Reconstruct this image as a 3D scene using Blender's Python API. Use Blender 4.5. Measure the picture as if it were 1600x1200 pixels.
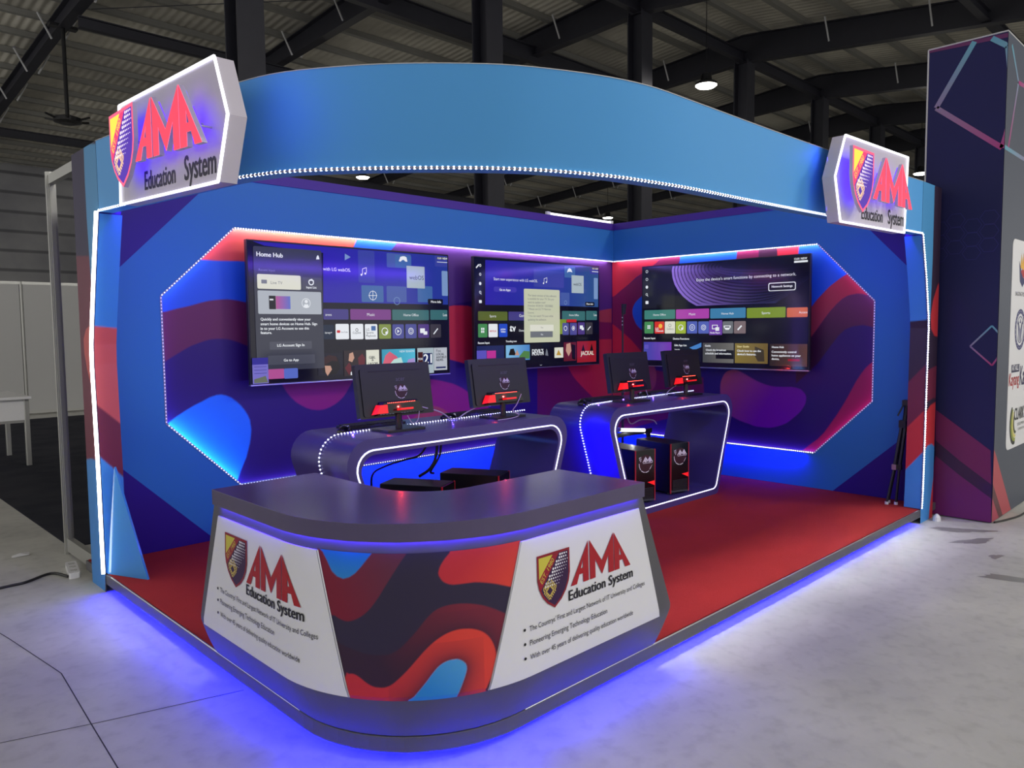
import bpy, bmesh, math, random
import numpy as np
from mathutils import Vector, Matrix
random.seed(7); rng = np.random.default_rng(7)
for o in list(bpy.data.objects): bpy.data.objects.remove(o)
S = bpy.context.scene
COL = S.collection
PI = math.pi
def sr(r, g, b):
    f = lambda c: (c/255/12.92) if c/255 <= .04045 else ((c/255+.055)/1.055)**2.4
    return (f(r), f(g), f(b))
# ---------------------------------------------------------------- camera
CAMP = Vector((-1.2938, -1.8686, 1.4684)); YAW, PITCH, ROLL, FPX = 0.798109, -0.071199, -0.010310, 1186.17
def make_camera():
    fw = Vector((math.cos(YAW)*math.cos(PITCH), math.sin(YAW)*math.cos(PITCH), math.sin(PITCH)))
    rt = Vector((math.sin(YAW), -math.cos(YAW), 0)); up = rt.cross(fw)
    r2 = rt*math.cos(ROLL)+up*math.sin(ROLL); u2 = -rt*math.sin(ROLL)+up*math.cos(ROLL)
    cd = bpy.data.cameras.new('camera'); co = bpy.data.objects.new('camera', cd); COL.objects.link(co)
    m = Matrix((r2, u2, -fw)).transposed().to_4x4(); m.translation = CAMP; co.matrix_world = m
    cd.sensor_fit = 'HORIZONTAL'; cd.sensor_width = 36; cd.lens = 36*FPX/1600; cd.clip_start = .05; cd.clip_end = 300
    S.camera = co
make_camera()
# ---------------------------------------------------------------- view, world
S.view_settings.view_transform = 'Standard'; S.view_settings.look = 'None'
S.view_settings.exposure = 0.0; S.view_settings.gamma = 1; S.view_settings.use_curve_mapping = False
W = bpy.data.worlds.new('hall_daylight'); S.world = W; W.use_nodes = True
W.node_tree.nodes['Background'].inputs[0].default_value = (1, .985, .955, 1)
W.node_tree.nodes['Background'].inputs[1].default_value = WORLD = 0.95
# ---------------------------------------------------------------- booth lighting (LED strips as long thin area lamps)
def strip_light(name, p0, p1, d, w, watt, color, spread=180):
    p0, p1, d = Vector(p0), Vector(p1), Vector(d).normalized()
    L = bpy.data.lights.new(name, 'AREA'); L.shape = 'RECTANGLE'; L.size = (p1-p0).length; L.size_y = w
    L.energy = watt; L.color = color; L.spread = math.radians(spread)
    o = bpy.data.objects.new(name, L); COL.objects.link(o)
    x = (p1-p0).normalized(); z = -(d-x*d.dot(x)).normalized(); y = z.cross(x)
    m = Matrix((x, y, z)).transposed().to_4x4(); m.translation = (p0+p1)/2; o.matrix_world = m
    return o
def bulb(name, p, watt, color, r=.02):
    L = bpy.data.lights.new(name, 'POINT'); L.energy = watt; L.color = color; L.shadow_soft_size = r
    o = bpy.data.objects.new(name, L); COL.objects.link(o); o.location = p; return o
LW, RW, ZP, Z1, ZT, ZS = 3.035, 4.962, .106, 2.473, 2.540, 2.157
BLUE = (.0, 0.0, 1); COOL = (.62, .66, 1); VIO = (.28, .16, 1); WHITE = (1, .97, .92)
OCTL = [(RW, .455), (.925, .447), (.456, .904), (.455, 1.70), (.938, 2.157), (RW, 2.157)]      # (x, z) on the left-hand wall
OCTR = [(LW, .415), (.903, .407), (.439, .871), (.438, 1.668), (.902, 2.15), (LW, 2.157)]      # (y, z) on the right-hand wall
HB = [(-.001, 2.594), (.08, 1.95), (.16, 1.343), (.2, 1.183), (.265, 1.022), (.429, .811), (.611, .626), (.833, .438), (1.035, .317), (1.323, .212), (1.576, .169), (1.857, .139), (2.43, .117), (3.19, .077), (4.0, .035), (4.612, -.001)]
HT = [(-.001, 2.594), (.065, 1.95), (.115, 1.35), (.14, 1.17), (.208, .953), (.354, .72), (.516, .53), (.736, .336), (.91, .23), (1.17, .123), (1.43, .068), (1.78, .062), (2.45, .062), (3.3, .05), (4.0, .028), (4.612, -.001)]
def lights():
    # header strip, shining down on carpet and floor
    for i in range(len(HB)-1):
        a, b = HB[i], HB[i+1]; L = math.dist(a, b)
        strip_light('header_strip_lamp', (a[0]+.02, a[1]+.02, 2.112), (b[0]+.02, b[1]+.02, 2.112), (0, 0, -1), .012, (1.7 if i > 8 else .5)*L, (.92, .94, 1), 30)
        strip_light('added_header_wash', (a[0]+.085, a[1]+.085, 2.17), (b[0]+.085, b[1]+.085, 2.17), (.8, .8, -.7), .012, 5.5*L, (.15, .05, 1))  # added blue fill behind the header, no fixture of the booth
    # wall cut-outs: strip on the cut edge shining over the printed wall
    yl, xr = LW+.062, RW+.062
    cx, cz = 2.9, 1.3
    for (a, b), c, w in zip(zip(OCTL[:-1], OCTL[1:]), (VIO, (.2, .5, 1), VIO, (.75, .5, .9), (1, .9, .95)), (.7, 6.5, 1.3, 1.6, 2.2)):
        L = math.dist(a, b); n = Vector((-(b[1]-a[1]), 0, b[0]-a[0])); n = n if n.dot(Vector((cx-a[0], 0, cz-a[1]))) > 0 else -n; n.normalize()
        strip_light('wall_strip_lamp', (a[0]+n.x*-.016, yl, a[1]+n.z*-.016), (b[0]+n.x*-.016, yl, b[1]+n.z*-.016), (n.x, .25, n.z), .012, w*L, c)
    cy = 2.3
    for (a, b), c, w in zip(zip(OCTR[:-1], OCTR[1:]), (VIO, (.9, .3, .8), (.8, .3, .8), (.35, .35, 1), (1, .9, .95)), (1.1, .8, .6, 1.5, 1.9)):
        L = math.dist(a, b); n = Vector((0, -(b[1]-a[1]), b[0]-a[0])); n = n if n.dot(Vector((0, cy-a[0], cz-a[1]))) > 0 else -n; n.normalize()
        strip_light('wall_strip_lamp', (xr, a[0]+n.y*-.016, a[1]+n.z*-.016), (xr, b[0]+n.y*-.016, b[1]+n.z*-.016), (.25, n.y, n.z), .012, w*L, c)
    # blue strips under the cut-outs and behind the desks
    strip_light('wall_blue_lamp', (1.0, LW-.03, .43), (4.8, LW-.03, .43), (0, .25, -1), .02, 30, BLUE)
    strip_light('wall_blue_lamp', (RW-.03, 1.0, .39), (RW-.03, 2.95, .39), (.25, 0, -1), .02, 18, BLUE)
    strip_light('desk_back_lamp', (.9, 1.97, .86), (2.3, 1.97, .86), (0, 1, -.4), .02, 5, (.1, .06, 1))
    strip_light('desk_back_lamp', (2.95, 1.97, .86), (4.4, 1.97, .86), (0, 1, -.4), .02, 5, (.1, .06, 1))
    strip_light('added_desk_side_fill', (2.69, 1.5, .85), (2.72, 1.5, .3), (1, .2, 0), .03, 6, BLUE)  # added blue fill between the desks, no tape is mounted there
    # general wash thrown back by the lit walls
    strip_light('wall_top_lamp', (1.0, LW-.004, 2.148), (4.8, LW-.004, 2.148), (0, -1, -.5), .008, 3, (.2, .12, 1))
    strip_light('wall_top_lamp', (RW-.004, .95, 2.142), (RW-.004, 2.95, 2.148), (-1, 0, -.5), .008, 2, (.25, .15, 1))
    # post strips
    for z0, z1, q0, q1 in ((.12, 1.05, 2.785, 2.797), (1.05, 1.5, 2.797, 2.775), (1.5, 2.05, 2.775, 2.615)):
        strip_light('post_strip_lamp', (-.012, q0-.006, z0), (-.012, q1-.006, z1), (-1, -.5, 0), .008, 1.55*(z1-z0), WHITE)
    for z0, z1, q0, q1 in ((.12, 1.13, 4.757, 4.78), (1.13, 1.5, 4.78, 4.782), (1.5, 2.05, 4.782, 4.637)):
        strip_light('post_strip_lamp', (q0-.006, -.012, z0), (q1-.006, -.012, z1), (-.2, -1, 0), .006, .8*(z1-z0), (.9, .92, 1))
    # platform underglow
    for a, b, d, w, dz, sp in (((.11, 2.75), (.11, .56), (-1, 0), 27, -.65, 76), ((1.5, .11), (4.7, .11), (0, -1), 27, -.9, 64), ((.56, .11), (1.5, .11), (0, -1), 10, -.65, 76), ((.105, .55), (.235, .235), (-1, -.42), 6, -.5, 85), ((.235, .235), (.55, .105), (-.42, -1), 6, -.5, 85)):
        strip_light('platform_glow_lamp', (*a, .034), (*b, .034), (*d, dz), .006, w*UNDER, BLUE, sp)
    # lamps of the hall, out of view on the open side
    for loc, tgt, e in (((8.5, -7.5, 9.0), (2, 1, .8), 900), ((2.0, -9.0, 9.0), (1.5, 1, .8), 520)):
        L = bpy.data.lights.new('hall_lamp', 'AREA'); L.shape = 'SQUARE'; L.size = 2.2; L.energy = e; L.color = (1, .97, .92)
        o = bpy.data.objects.new('hall_lamp', L); COL.objects.link(o); o.location = loc
        o.rotation_euler = (Vector(tgt)-Vector(loc)).to_track_quat('-Z', 'Y').to_euler()
UNDER = 1.5
lights()
# ---------------------------------------------------------------- materials
def mat(name, col, rough=.5, metal=0, emit=None, es=1, bump=None, noise=None, spec=.5, coat=0):
    m = bpy.data.materials.new(name); m.use_nodes = True; nt = m.node_tree; b = nt.nodes['Principled BSDF']
    b.inputs['Base Color'].default_value = (*col, 1); b.inputs['Roughness'].default_value = rough; b.inputs['Metallic'].default_value = metal
    b.inputs['Specular IOR Level'].default_value = spec; b.inputs['Coat Weight'].default_value = coat
    if emit: b.inputs['Emission Color'].default_value = (*emit, 1); b.inputs['Emission Strength'].default_value = es
    N = lambda t: nt.nodes.new(t)
    if noise or bump:
        tc = N('ShaderNodeTexCoord')
    if noise:   # (scale, amount, second colour)
        n = N('ShaderNodeTexNoise'); n.inputs['Scale'].default_value = noise[0]; n.inputs['Detail'].default_value = 6
        nt.links.new(tc.outputs['Object'], n.inputs['Vector'])
        r = N('ShaderNodeMapRange'); r.inputs[1].default_value = .35; r.inputs[2].default_value = .65; nt.links.new(n.outputs[0], r.inputs[0])
        x = N('ShaderNodeMix'); x.data_type = 'RGBA'; x.inputs[6].default_value = (*col, 1); x.inputs[7].default_value = (*noise[2], 1)
        mu = N('ShaderNodeMath'); mu.operation = 'MULTIPLY'; mu.inputs[1].default_value = noise[1]
        nt.links.new(r.outputs[0], mu.inputs[0]); nt.links.new(mu.outputs[0], x.inputs[0]); nt.links.new(x.outputs[2], b.inputs['Base Color'])
    if bump:    # (scale, strength)
        n = N('ShaderNodeTexNoise'); n.inputs['Scale'].default_value = bump[0]; n.inputs['Detail'].default_value = 4
        nt.links.new(tc.outputs['Object'], n.inputs['Vector'])
        bp = N('ShaderNodeBump'); bp.inputs['Strength'].default_value = bump[1]; bp.inputs['Distance'].default_value = .01
        nt.links.new(n.outputs[0], bp.inputs['Height']); nt.links.new(bp.outputs[0], b.inputs['Normal'])
    return m
def attr_mat(name, rough=.5, emit=False, es=1, spec=.5):
    m = bpy.data.materials.new(name); m.use_nodes = True; nt = m.node_tree; b = nt.nodes['Principled BSDF']
    a = nt.nodes.new('ShaderNodeAttribute'); a.attribute_name = 'Col'
    b.inputs['Roughness'].default_value = rough; b.inputs['Specular IOR Level'].default_value = spec
    if emit:
        b.inputs['Base Color'].default_value = (.004, .004, .006, 1); nt.links.new(a.outputs['Color'], b.inputs['Emission Color']); b.inputs['Emission Strength'].default_value = es
    else: nt.links.new(a.outputs['Color'], b.inputs['Base Color'])
    return m
M = {}
M['print'] = attr_mat('printed_vinyl', .42, spec=.35)
M['screen'] = attr_mat('lit_screen', .12, True, .9)
M['backlit'] = attr_mat('backlit_print', .4, True, 1.15)
M['blue'] = mat('blue_print', sr(46, 118, 184), .5, spec=.3)
M['navy'] = mat('navy_print', sr(45, 18, 125), .5, spec=.3)
M['purple'] = mat('purple_print', sr(72, 42, 140), .5, spec=.3)
M['sky'] = mat('sky_blue_paint', sr(86, 164, 230), .45, spec=.3)
M['grey'] = mat('charcoal_laminate', sr(86, 85, 89), .38, spec=.4, noise=(9, .25, sr(78, 77, 83)))
M['greytop'] = mat('charcoal_top_blue_lit', sr(84, 75, 108), .2, spec=.5, noise=(6, .3, sr(74, 67, 99)))  # violet cast of the booth's blue light put into the charcoal colour
M['desk'] = mat('violet_grey_laminate_blue_lit', sr(70, 60, 116), .32, spec=.5, bump=(14, .06))  # violet grey deepened to carry the booth's blue light
M['white'] = mat('white_panel', sr(225, 225, 228), .4, spec=.3)
M['signface'] = mat('white_acrylic', sr(204, 198, 212), .3, spec=.4)
M['carpet'] = mat('red_carpet', sr(156, 44, 41), .95, bump=(260, .5), noise=(3, .4, sr(134, 38, 36)), spec=.1)
M['darkcarpet'] = mat('dark_carpet', sr(50, 52, 62), .95, bump=(160, .4), noise=(2.2, .7, sr(68, 68, 76)), spec=.1)
M['black'] = mat('black_plastic', sr(24, 24, 28), .38)
M['blackm'] = mat('black_matte', sr(30, 30, 36), .6)
M['blackg'] = mat('black_gloss', sr(12, 12, 16), .15)
M['silver'] = mat('silver_metal', sr(200, 200, 205), .3, 1)
M['alu'] = mat('aluminium', sr(190, 190, 186), .38, .7)
M['steel'] = mat('dark_steel_paint', sr(42, 42, 52), .55, noise=(4, .3, sr(32, 32, 42)))
M['rib'] = mat('pale_steel', sr(190, 190, 192), .6)
M['cable'] = mat('black_cable', sr(16, 16, 18), .5)
M['wcable'] = mat('pale_cable', sr(190, 175, 195), .5)
M['led'] = mat('led_white', (1, 1, 1), .4, emit=(.93, .95, 1), es=5)
M['ledwarm'] = mat('led_warm_white', (1, 1, 1), .4, emit=(1, .97, .88), es=9)
M['ledblue'] = mat('led_blue_white', (1, 1, 1), .4, emit=(.62, .66, 1), es=4)
M['ledviolet'] = mat('led_violet', (1, 1, 1), .4, emit=(.62, .45, 1), es=1.5)
M['ledband'] = mat('led_tape', sr(150, 150, 170), .5)
M['ledline'] = mat('led_line_cool', (1, 1, 1), .4, emit=(.70, .73, 1), es=1.5)
M['trim'] = mat('neon_white', (1, 1, 1), .4, emit=(.92, .92, 1), es=1.7)
M['halo'] = mat('halo_blue', (0, 0, .2), .5, emit=(.10, .03, 1), es=2.2)
M['lred'] = mat('lit_red_acrylic', sr(220, 40, 70), .4, emit=sr(250, 58, 88), es=.95)
M['lrim'] = mat('letter_rim', sr(240, 170, 200), .4, emit=sr(240, 150, 200), es=.8)
M['lside'] = mat('letter_return', sr(196, 188, 220), .4)
M['redled'] = mat('red_led', (1, .1, .1), .4, emit=(1, .10, .05), es=3.2)
M['redglow'] = mat('red_lit_plastic', sr(200, 20, 25), .3, emit=sr(235, 25, 30), es=.9)
M['redtrim'] = mat('red_trim', sr(170, 30, 45), .4, emit=sr(170, 25, 45), es=.08)
M['lamp'] = mat('lamp_lens', (1, 1, 1), .4, emit=(1, .96, .86), es=14)
M['tube'] = mat('tube_glow', (1, 1, 1), .4, emit=(.95, .97, 1), es=1.6)
M['darktext'] = mat('black_letters', sr(26, 24, 40), .5)
M['tower'] = mat('navy_fabric', sr(27, 28, 78), .6, bump=(3, .3), spec=.3)
# concrete floor: pale slab with cloudy wear, stains and sawn joints
def floor_mat():
    m = mat('concrete', sr(176, 176, 172), .42, spec=.4); nt = m.node_tree; b = nt.nodes['Principled BSDF']
    N = nt.nodes.new; tc = N('ShaderNodeTexCoord'); lk = nt.links.new
    n1 = N('ShaderNodeTexNoise'); n1.inputs['Scale'].default_value = .9; n1.inputs['Detail'].default_value = 9; n1.inputs['Roughness'].default_value = .65
    n2 = N('ShaderNodeTexNoise'); n2.inputs['Scale'].default_value = 14; n2.inputs['Detail'].default_value = 8
    lk(tc.outputs['Object'], n1.inputs['Vector']); lk(tc.outputs['Object'], n2.inputs['Vector'])
    cr = N('ShaderNodeValToRGB'); cr.color_ramp.elements[0].position = .3; cr.color_ramp.elements[0].color = (*sr(180, 180, 176), 1); cr.color_ramp.elements[1].position = .7; cr.color_ramp.elements[1].color = (*sr(216, 215, 209), 1)
    lk(n1.outputs[0], cr.inputs[0])
    c2 = N('ShaderNodeValToRGB'); c2.color_ramp.elements[0].position = .28; c2.color_ramp.elements[0].color = (.72, .72, .72, 1); c2.color_ramp.elements[1].position = .5; c2.color_ramp.elements[1].color = (1, 1, 1, 1)
    lk(n2.outputs[0], c2.inputs[0])
    mx = N('ShaderNodeMix'); mx.data_type = 'RGBA'; mx.blend_type = 'MULTIPLY'; mx.inputs[0].default_value = .5
    lk(cr.outputs[0], mx.inputs[6]); lk(c2.outputs[0], mx.inputs[7])
    lk(mx.outputs[2], b.inputs['Base Color'])
    bp = N('ShaderNodeBump'); bp.inputs['Strength'].default_value = .08; lk(n2.outputs[0], bp.inputs['Height']); lk(bp.outputs[0], b.inputs['Normal'])
    rr = N('ShaderNodeMapRange'); rr.inputs[3].default_value = .34; rr.inputs[4].default_value = .6; lk(n1.outputs[0], rr.inputs[0]); lk(rr.outputs[0], b.inputs['Roughness'])
    return m
def ribbed(name, c1, c2, axis, period, strength):
    m = mat(name, c1, .6); nt = m.node_tree; b = nt.nodes['Principled BSDF']; N = nt.nodes.new; lk = nt.links.new
    tc = N('ShaderNodeTexCoord'); w = N('ShaderNodeTexWave'); w.bands_direction = axis; w.inputs['Scale'].default_value = 2*PI/(20*period); w.inputs['Distortion'].default_value = 0
    lk(tc.outputs['Object'], w.inputs['Vector']); bp = N('ShaderNodeBump'); bp.inputs['Strength'].default_value = strength; bp.inputs['Distance'].default_value = .05
    lk(w.outputs['Fac'], bp.inputs['Height']); lk(bp.outputs[0], b.inputs['Normal'])
    n = N('ShaderNodeTexNoise'); n.inputs['Scale'].default_value = .35; n.inputs['Detail'].default_value = 5; lk(tc.outputs['Object'], n.inputs['Vector'])
    mr = N('ShaderNodeMapRange'); mr.inputs[1].default_value = .4; mr.inputs[2].default_value = .62; lk(n.outputs[0], mr.inputs[0])
    x = N('ShaderNodeMix'); x.data_type = 'RGBA'; x.inputs[6].default_value = (*c1, 1); x.inputs[7].default_value = (*c2, 1); lk(mr.outputs[0], x.inputs[0]); lk(x.outputs[2], b.inputs['Base Color'])
    if axis == 'Z':     # overlapping boards: a darker joint under each
        cr = N('ShaderNodeValToRGB'); cr.color_ramp.elements[0].position = .02; cr.color_ramp.elements[0].color = (.45, .45, .47, 1); cr.color_ramp.elements[1].position = .10; cr.color_ramp.elements[1].color = (1, 1, 1, 1)
        mu = N('ShaderNodeMix'); mu.data_type = 'RGBA'; mu.blend_type = 'MULTIPLY'; mu.inputs[0].default_value = 1
        lk(w.outputs['Fac'], cr.inputs[0]); lk(x.outputs[2], mu.inputs[6]); lk(cr.outputs[0], mu.inputs[7]); lk(mu.outputs[2], b.inputs['Base Color'])
    return m
M['floor'] = floor_mat()
M['roof'] = ribbed('roof_sheet', sr(226, 221, 208), sr(176, 172, 163), 'X', .25, .5)
M['purlin'] = mat('galvanised_purlin', sr(138, 137, 132), .6)
M['siding'] = ribbed('wall_siding', sr(160, 160, 163), sr(134, 134, 140), 'Z', .9, .6)
M['partition'] = mat('white_partition', sr(190, 190, 190), .6)
# ---------------------------------------------------------------- mesh builder
class MB:
    def __init__(s): s.v = []; s.f = []; s.m = []; s.c = []; s.X = Matrix.Identity(4); s.col = (1, 1, 1)
    def add(s, vs, fs, m=0, cols=None):
        n = len(s.v)
        for i, v in enumerate(vs):
            s.v.append(tuple(s.X @ Vector(v))); s.c.append(cols[i] if cols else s.col)
        for f in fs: s.f.append(tuple(n+i for i in f)); s.m.append(m)
    def box(s, x0, x1, y0, y1, z0, z1, m=0):
        s.add([(x, y, z) for z in (z0, z1) for y in (y0, y1) for x in (x0, x1)], [(0, 2, 3, 1), (4, 5, 7, 6), (0, 1, 5, 4), (2, 6, 7, 3), (0, 4, 6, 2), (1, 3, 7, 5)], m)
    def rbox(s, x0, x1, y0, y1, z0, z1, r, m=0, n=3, axis='z'):
        # box with rounded edges around one axis
        A = dict(x=(y0, y1, z0, z1, x0, x1), y=(x0, x1, z0, z1, y0, y1), z=(x0, x1, y0, y1, z0, z1))[axis]
        p = rrect(A[0], A[2], A[1], A[3], r, n)
        g = dict(x=lambda a, b, c: (c, a, b), y=lambda a, b, c: (a, c, b), z=lambda a, b, c: (a, b, c))[axis]
        s.prism(p, g, A[4], A[5], m)
    def prism(s, p, g, d0, d1, m=0, ms=None):
        k = len(p); ms = m if ms is None else ms
        s.add([g(a, b, d0) for a, b in p]+[g(a, b, d1) for a, b in p], [tuple(range(k)), tuple(range(2*k-1, k-1, -1))], m)
        s.add([g(a, b, d0) for a, b in p]+[g(a, b, d1) for a, b in p], [(i, k+i, k+(i+1) % k, (i+1) % k) for i in range(k)], ms)
    def poly(s, p, g, d, m=0, cols=None): s.add([g(a, b, d) for a, b in p], [tuple(range(len(p)))], m, cols)
    def tube(s, pts, r, n=8, m=0, cap=True):
        pts = [Vector(p) for p in pts]; rings = []; prev = None
        for i, p in enumerate(pts):
            t = (pts[min(i+1, len(pts)-1)]-pts[max(i-1, 0)]).normalized()
            if prev is None: a = t.cross(Vector((0, 0, 1)) if abs(t.z) < .9 else Vector((1, 0, 0))).normalized()
            else: a = (prev-t*prev.dot(t)).normalized()
            prev = a; b = t.cross(a); rr = r[i] if isinstance(r, (list, tuple)) else r
            rings.append([p+(a*math.cos(2*PI*k/n)+b*math.sin(2*PI*k/n))*rr for k in range(n)])
        vs = [tuple(v) for g in rings for v in g]; fs = []
        for i in range(len(pts)-1):
            for k in range(n): fs.append((i*n+k, i*n+(k+1) % n, (i+1)*n+(k+1) % n, (i+1)*n+k))
        if cap: fs += [tuple(range(n-1, -1, -1)), tuple((len(pts)-1)*n+k for k in range(n))]
        s.add(vs, fs, m)
    def loft(s, loops, m=0, closed=True, caps=True):
        n = len(loops[0]); vs = [p for l in loops for p in l]; fs = []
        for i in range(len(loops)-1):
            for k in range(n if closed else n-1): fs.append((i*n+k, i*n+(k+1) % n, (i+1)*n+(k+1) % n, (i+1)*n+k))
        if caps and closed: fs += [tuple(range(n-1, -1, -1)), tuple((len(loops)-1)*n+k for k in range(n))]
        s.add(vs, fs, m)
    def dots(s, pts, nrm, r, h, m=0, n=6):
        # small domes standing on a tape; nrm one normal or one per point
        for i, p in enumerate(pts):
            d = Vector(nrm[i] if isinstance(nrm, list) else nrm).normalized(); p = Vector(p)
            a = d.orthogonal().normalized(); b = d.cross(a)
            r0 = [p+(a*math.cos(2*PI*k/n)+b*math.sin(2*PI*k/n))*r for k in range(n)]
            s.add([tuple(v) for v in r0]+[tuple(p+d*h)], [(k, (k+1) % n, n) for k in range(n)], m)
    def build(s, name, mats, parent=None, smooth=False, bevel=0):
        me = bpy.data.meshes.new(name); me.from_pydata(s.v, [], s.f)
        mats = mats if isinstance(mats, list) else [mats]
        for m in mats: me.materials.append(M[m] if isinstance(m, str) else m)
        me.polygons.foreach_set('material_index', s.m)
        ca = me.color_attributes.new('Col', 'FLOAT_COLOR', 'POINT')
        ca.data.foreach_set('color', np.array([(*c[:3], 1) for c in s.c], dtype=np.float32).ravel())
        bm = bmesh.new(); bm.from_mesh(me)
        big = [f for f in bm.faces if len(f.verts) > 4]
        if big: bmesh.ops.triangulate(bm, faces=big, quad_method='BEAUTY', ngon_method='EAR_CLIP')
        if not any('screen' == x or 'print' == x or 'backlit' == x for x in mats):
            bmesh.ops.remove_doubles(bm, verts=bm.verts, dist=1e-5); bmesh.ops.recalc_face_normals(bm, faces=bm.faces)
        bm.to_mesh(me); bm.free()
        o = bpy.data.objects.new(name, me); COL.objects.link(o)
        if smooth:
            me.polygons.foreach_set('use_smooth', [True]*len(me.polygons)); me.update()
            md = o.modifiers.new('edge', 'EDGE_SPLIT'); md.split_angle = math.radians(smooth if smooth is not True else 35)
        if bevel:
            b = o.modifiers.new('bevel', 'BEVEL'); b.width = bevel; b.segments = 2; b.limit_method = 'ANGLE'; b.angle_limit = math.radians(40)
        if parent: o.parent = parent; o.matrix_parent_inverse = parent.matrix_world.inverted()
        return o
def rrect(x0, y0, x1, y1, r, n=3):
    r = min(r, abs(x1-x0)/2.02, abs(y1-y0)/2.02); out = []
    for cx, cy, a in ((x1-r, y0+r, -PI/2), (x1-r, y1-r, 0), (x0+r, y1-r, PI/2), (x0+r, y0+r, PI)):
        out += [(cx+r*math.cos(a+PI/2*k/n), cy+r*math.sin(a+PI/2*k/n)) for k in range(n+1)]
    return out
def thing(name, label, cat, loc=(0, 0, 0), rz=0, group=None):
    o = bpy.data.objects.new(name, None); COL.objects.link(o); o.empty_display_size = .1
    o.location = loc; o.rotation_euler = (0, 0, rz); o['label'] = label; o['category'] = cat
    if group: o['group'] = group
    o.matrix_world = Matrix.Translation(loc) @ Matrix.Rotation(rz, 4, 'Z')
    return o
def part(mb, name, mats, parent, **k):   # mesh given in the parent's own coordinates
    o = mb.build(name, mats, None, **k); o.parent = parent; return o
def wpart(mb, name, mats, parent, **k):  # mesh given in world coordinates
    return mb.build(name, mats, parent, **k)
def tag(o, label, cat, group=None):
    o['label'] = label; o['category'] = cat
    if group: o['group'] = group
    return o
def struct(o): o['kind'] = 'structure'; return o
def dup(root, loc, rz=None, label=None, group=None):
    r = root.copy(); COL.objects.link(r); r.location = loc
    if rz is not None: r.rotation_euler = (0, 0, rz)
    if label: r['label'] = label
    if group: r['group'] = group
    for ch in list(root.children):
        c = ch.copy(); COL.objects.link(c); c.parent = r
        for g in ch.children:
            d = g.copy(); COL.objects.link(d); d.parent = c
    return r
def smooth_pts(p, n=5, closed=True):
    out = []; k = len(p)
    for i in range(k if closed else k-1):
        a, b, c, d = (p[(i-1) % k] if closed or i else p[0]), p[i], p[(i+1) % k], (p[(i+2) % k] if closed or i+2 < k else p[-1])
        for j in range(n):
            t = j/n
            out.append(tuple(.5*(2*b[q]+(c[q]-a[q])*t+(2*a[q]-5*b[q]+4*c[q]-d[q])*t*t+(3*b[q]-a[q]-3*c[q]+d[q])*t**3) for q in range(len(b))))
    if not closed: out.append(tuple(p[-1]))
    return out
# ---------------------------------------------------------------- text
_tc = {}
def text_geo(t):
    if t not in _tc:
        cu = bpy.data.curves.new('t', 'FONT'); cu.body = t; cu.resolution_u = 3; ob = bpy.data.objects.new('t', cu); COL.objects.link(ob)
        bpy.context.view_layer.update(); dg = bpy.context.evaluated_depsgraph_get()
        me = bpy.data.meshes.new_from_object(ob.evaluated_get(dg))
        vs = [(v.co.x, v.co.y) for v in me.vertices]; fs = [tuple(p.vertices) for p in me.polygons]
        bpy.data.objects.remove(ob); bpy.data.curves.remove(cu); bpy.data.meshes.remove(me)
        xs = [v[0] for v in vs] or [0]; x0 = min(xs); vs = [(x-x0, y) for x, y in vs]
        _tc[t] = (vs, fs, (max(xs)-x0) or 1)
    return _tc[t]
def put_text(mb, t, x, y, w, g, d, m=0, col=(1, 1, 1), ang=0, bold=0, hs=1):
    vs, fs, tw = text_geo(t); k = w/tw; ca, sa = math.cos(ang), math.sin(ang)
    for dx, dy, q in (((0, 0, 0),) if not bold else ((0, 0, 0), (.028, 0, 1), (-.028, 0, 2), (0, .02, 3))):
        pts = [((vx+dx)*k, (vy+dy)*k*hs) for vx, vy in vs]
        mb.add([g(x+px*ca-py*sa, y+px*sa+py*ca, d+q*1.5e-5) for px, py in pts], fs, m, [col]*len(vs))
# ---------------------------------------------------------------- printed artwork evaluated on a fine grid
PAL = dict(base=(50, 20, 112), plum=(84, 44, 124), blue=(30, 95, 215), orange=(252, 98, 78), orange2=(222, 82, 84), maroon=(108, 40, 82), leaf=(28, 112, 228), magenta=(150, 25, 112), brick=(168, 66, 86), red=(205, 42, 66), wine=(118, 24, 76), redbrown=(165, 60, 76), darkmaroon=(62, 24, 58), crimson=(156, 26, 88), blob=(120, 10, 165), blob2=(172, 74, 104), brown=(155, 68, 88), navy=(45, 15, 120),
    c_base=(46, 38, 64), c_blue=(8, 112, 214), c_blue2=(38, 132, 206), c_blue3=(74, 156, 214), c_wine=(122, 20, 48), c_plum=(100, 42, 66), c_red=(196, 44, 56), c_red2=(222, 66, 54), c_dark2=(124, 36, 56), c_dark3=(52, 28, 52),
    p_base=(52, 38, 60), p_navy=(40, 30, 72), p_maroon=(112, 40, 66), h_blue=(78, 150, 205), p_salmon=(206, 92, 92), p_blue=(66, 140, 214), p_red=(196, 52, 60))
PAL = {k: np.array(sr(*v))*(1 if k[1] == '_' else .72 if k in ('base', 'plum', 'navy') else 1.05 if k == 'leaf' else .84) for k, v in PAL.items()}
def sdist(P, poly):
    d = np.full(len(P), 1e9); ins = np.zeros(len(P), bool); k = len(poly); x, y = P[:, 0], P[:, 1]
    for i in range(k):
        ax, ay = poly[i]; bx, by = poly[(i+1) % k]; ex, ey = bx-ax, by-ay; L = ex*ex+ey*ey+1e-12
        t = np.clip(((x-ax)*ex+(y-ay)*ey)/L, 0, 1); d = np.minimum(d, (x-ax-t*ex)**2+(y-ay-t*ey)**2)
        if ay != by: ins ^= ((ay > y) != (by > y)) & (x < (bx-ax)*(y-ay)/(by-ay)+ax)
    return np.where(ins, 1, -1)*np.sqrt(d)
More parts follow.
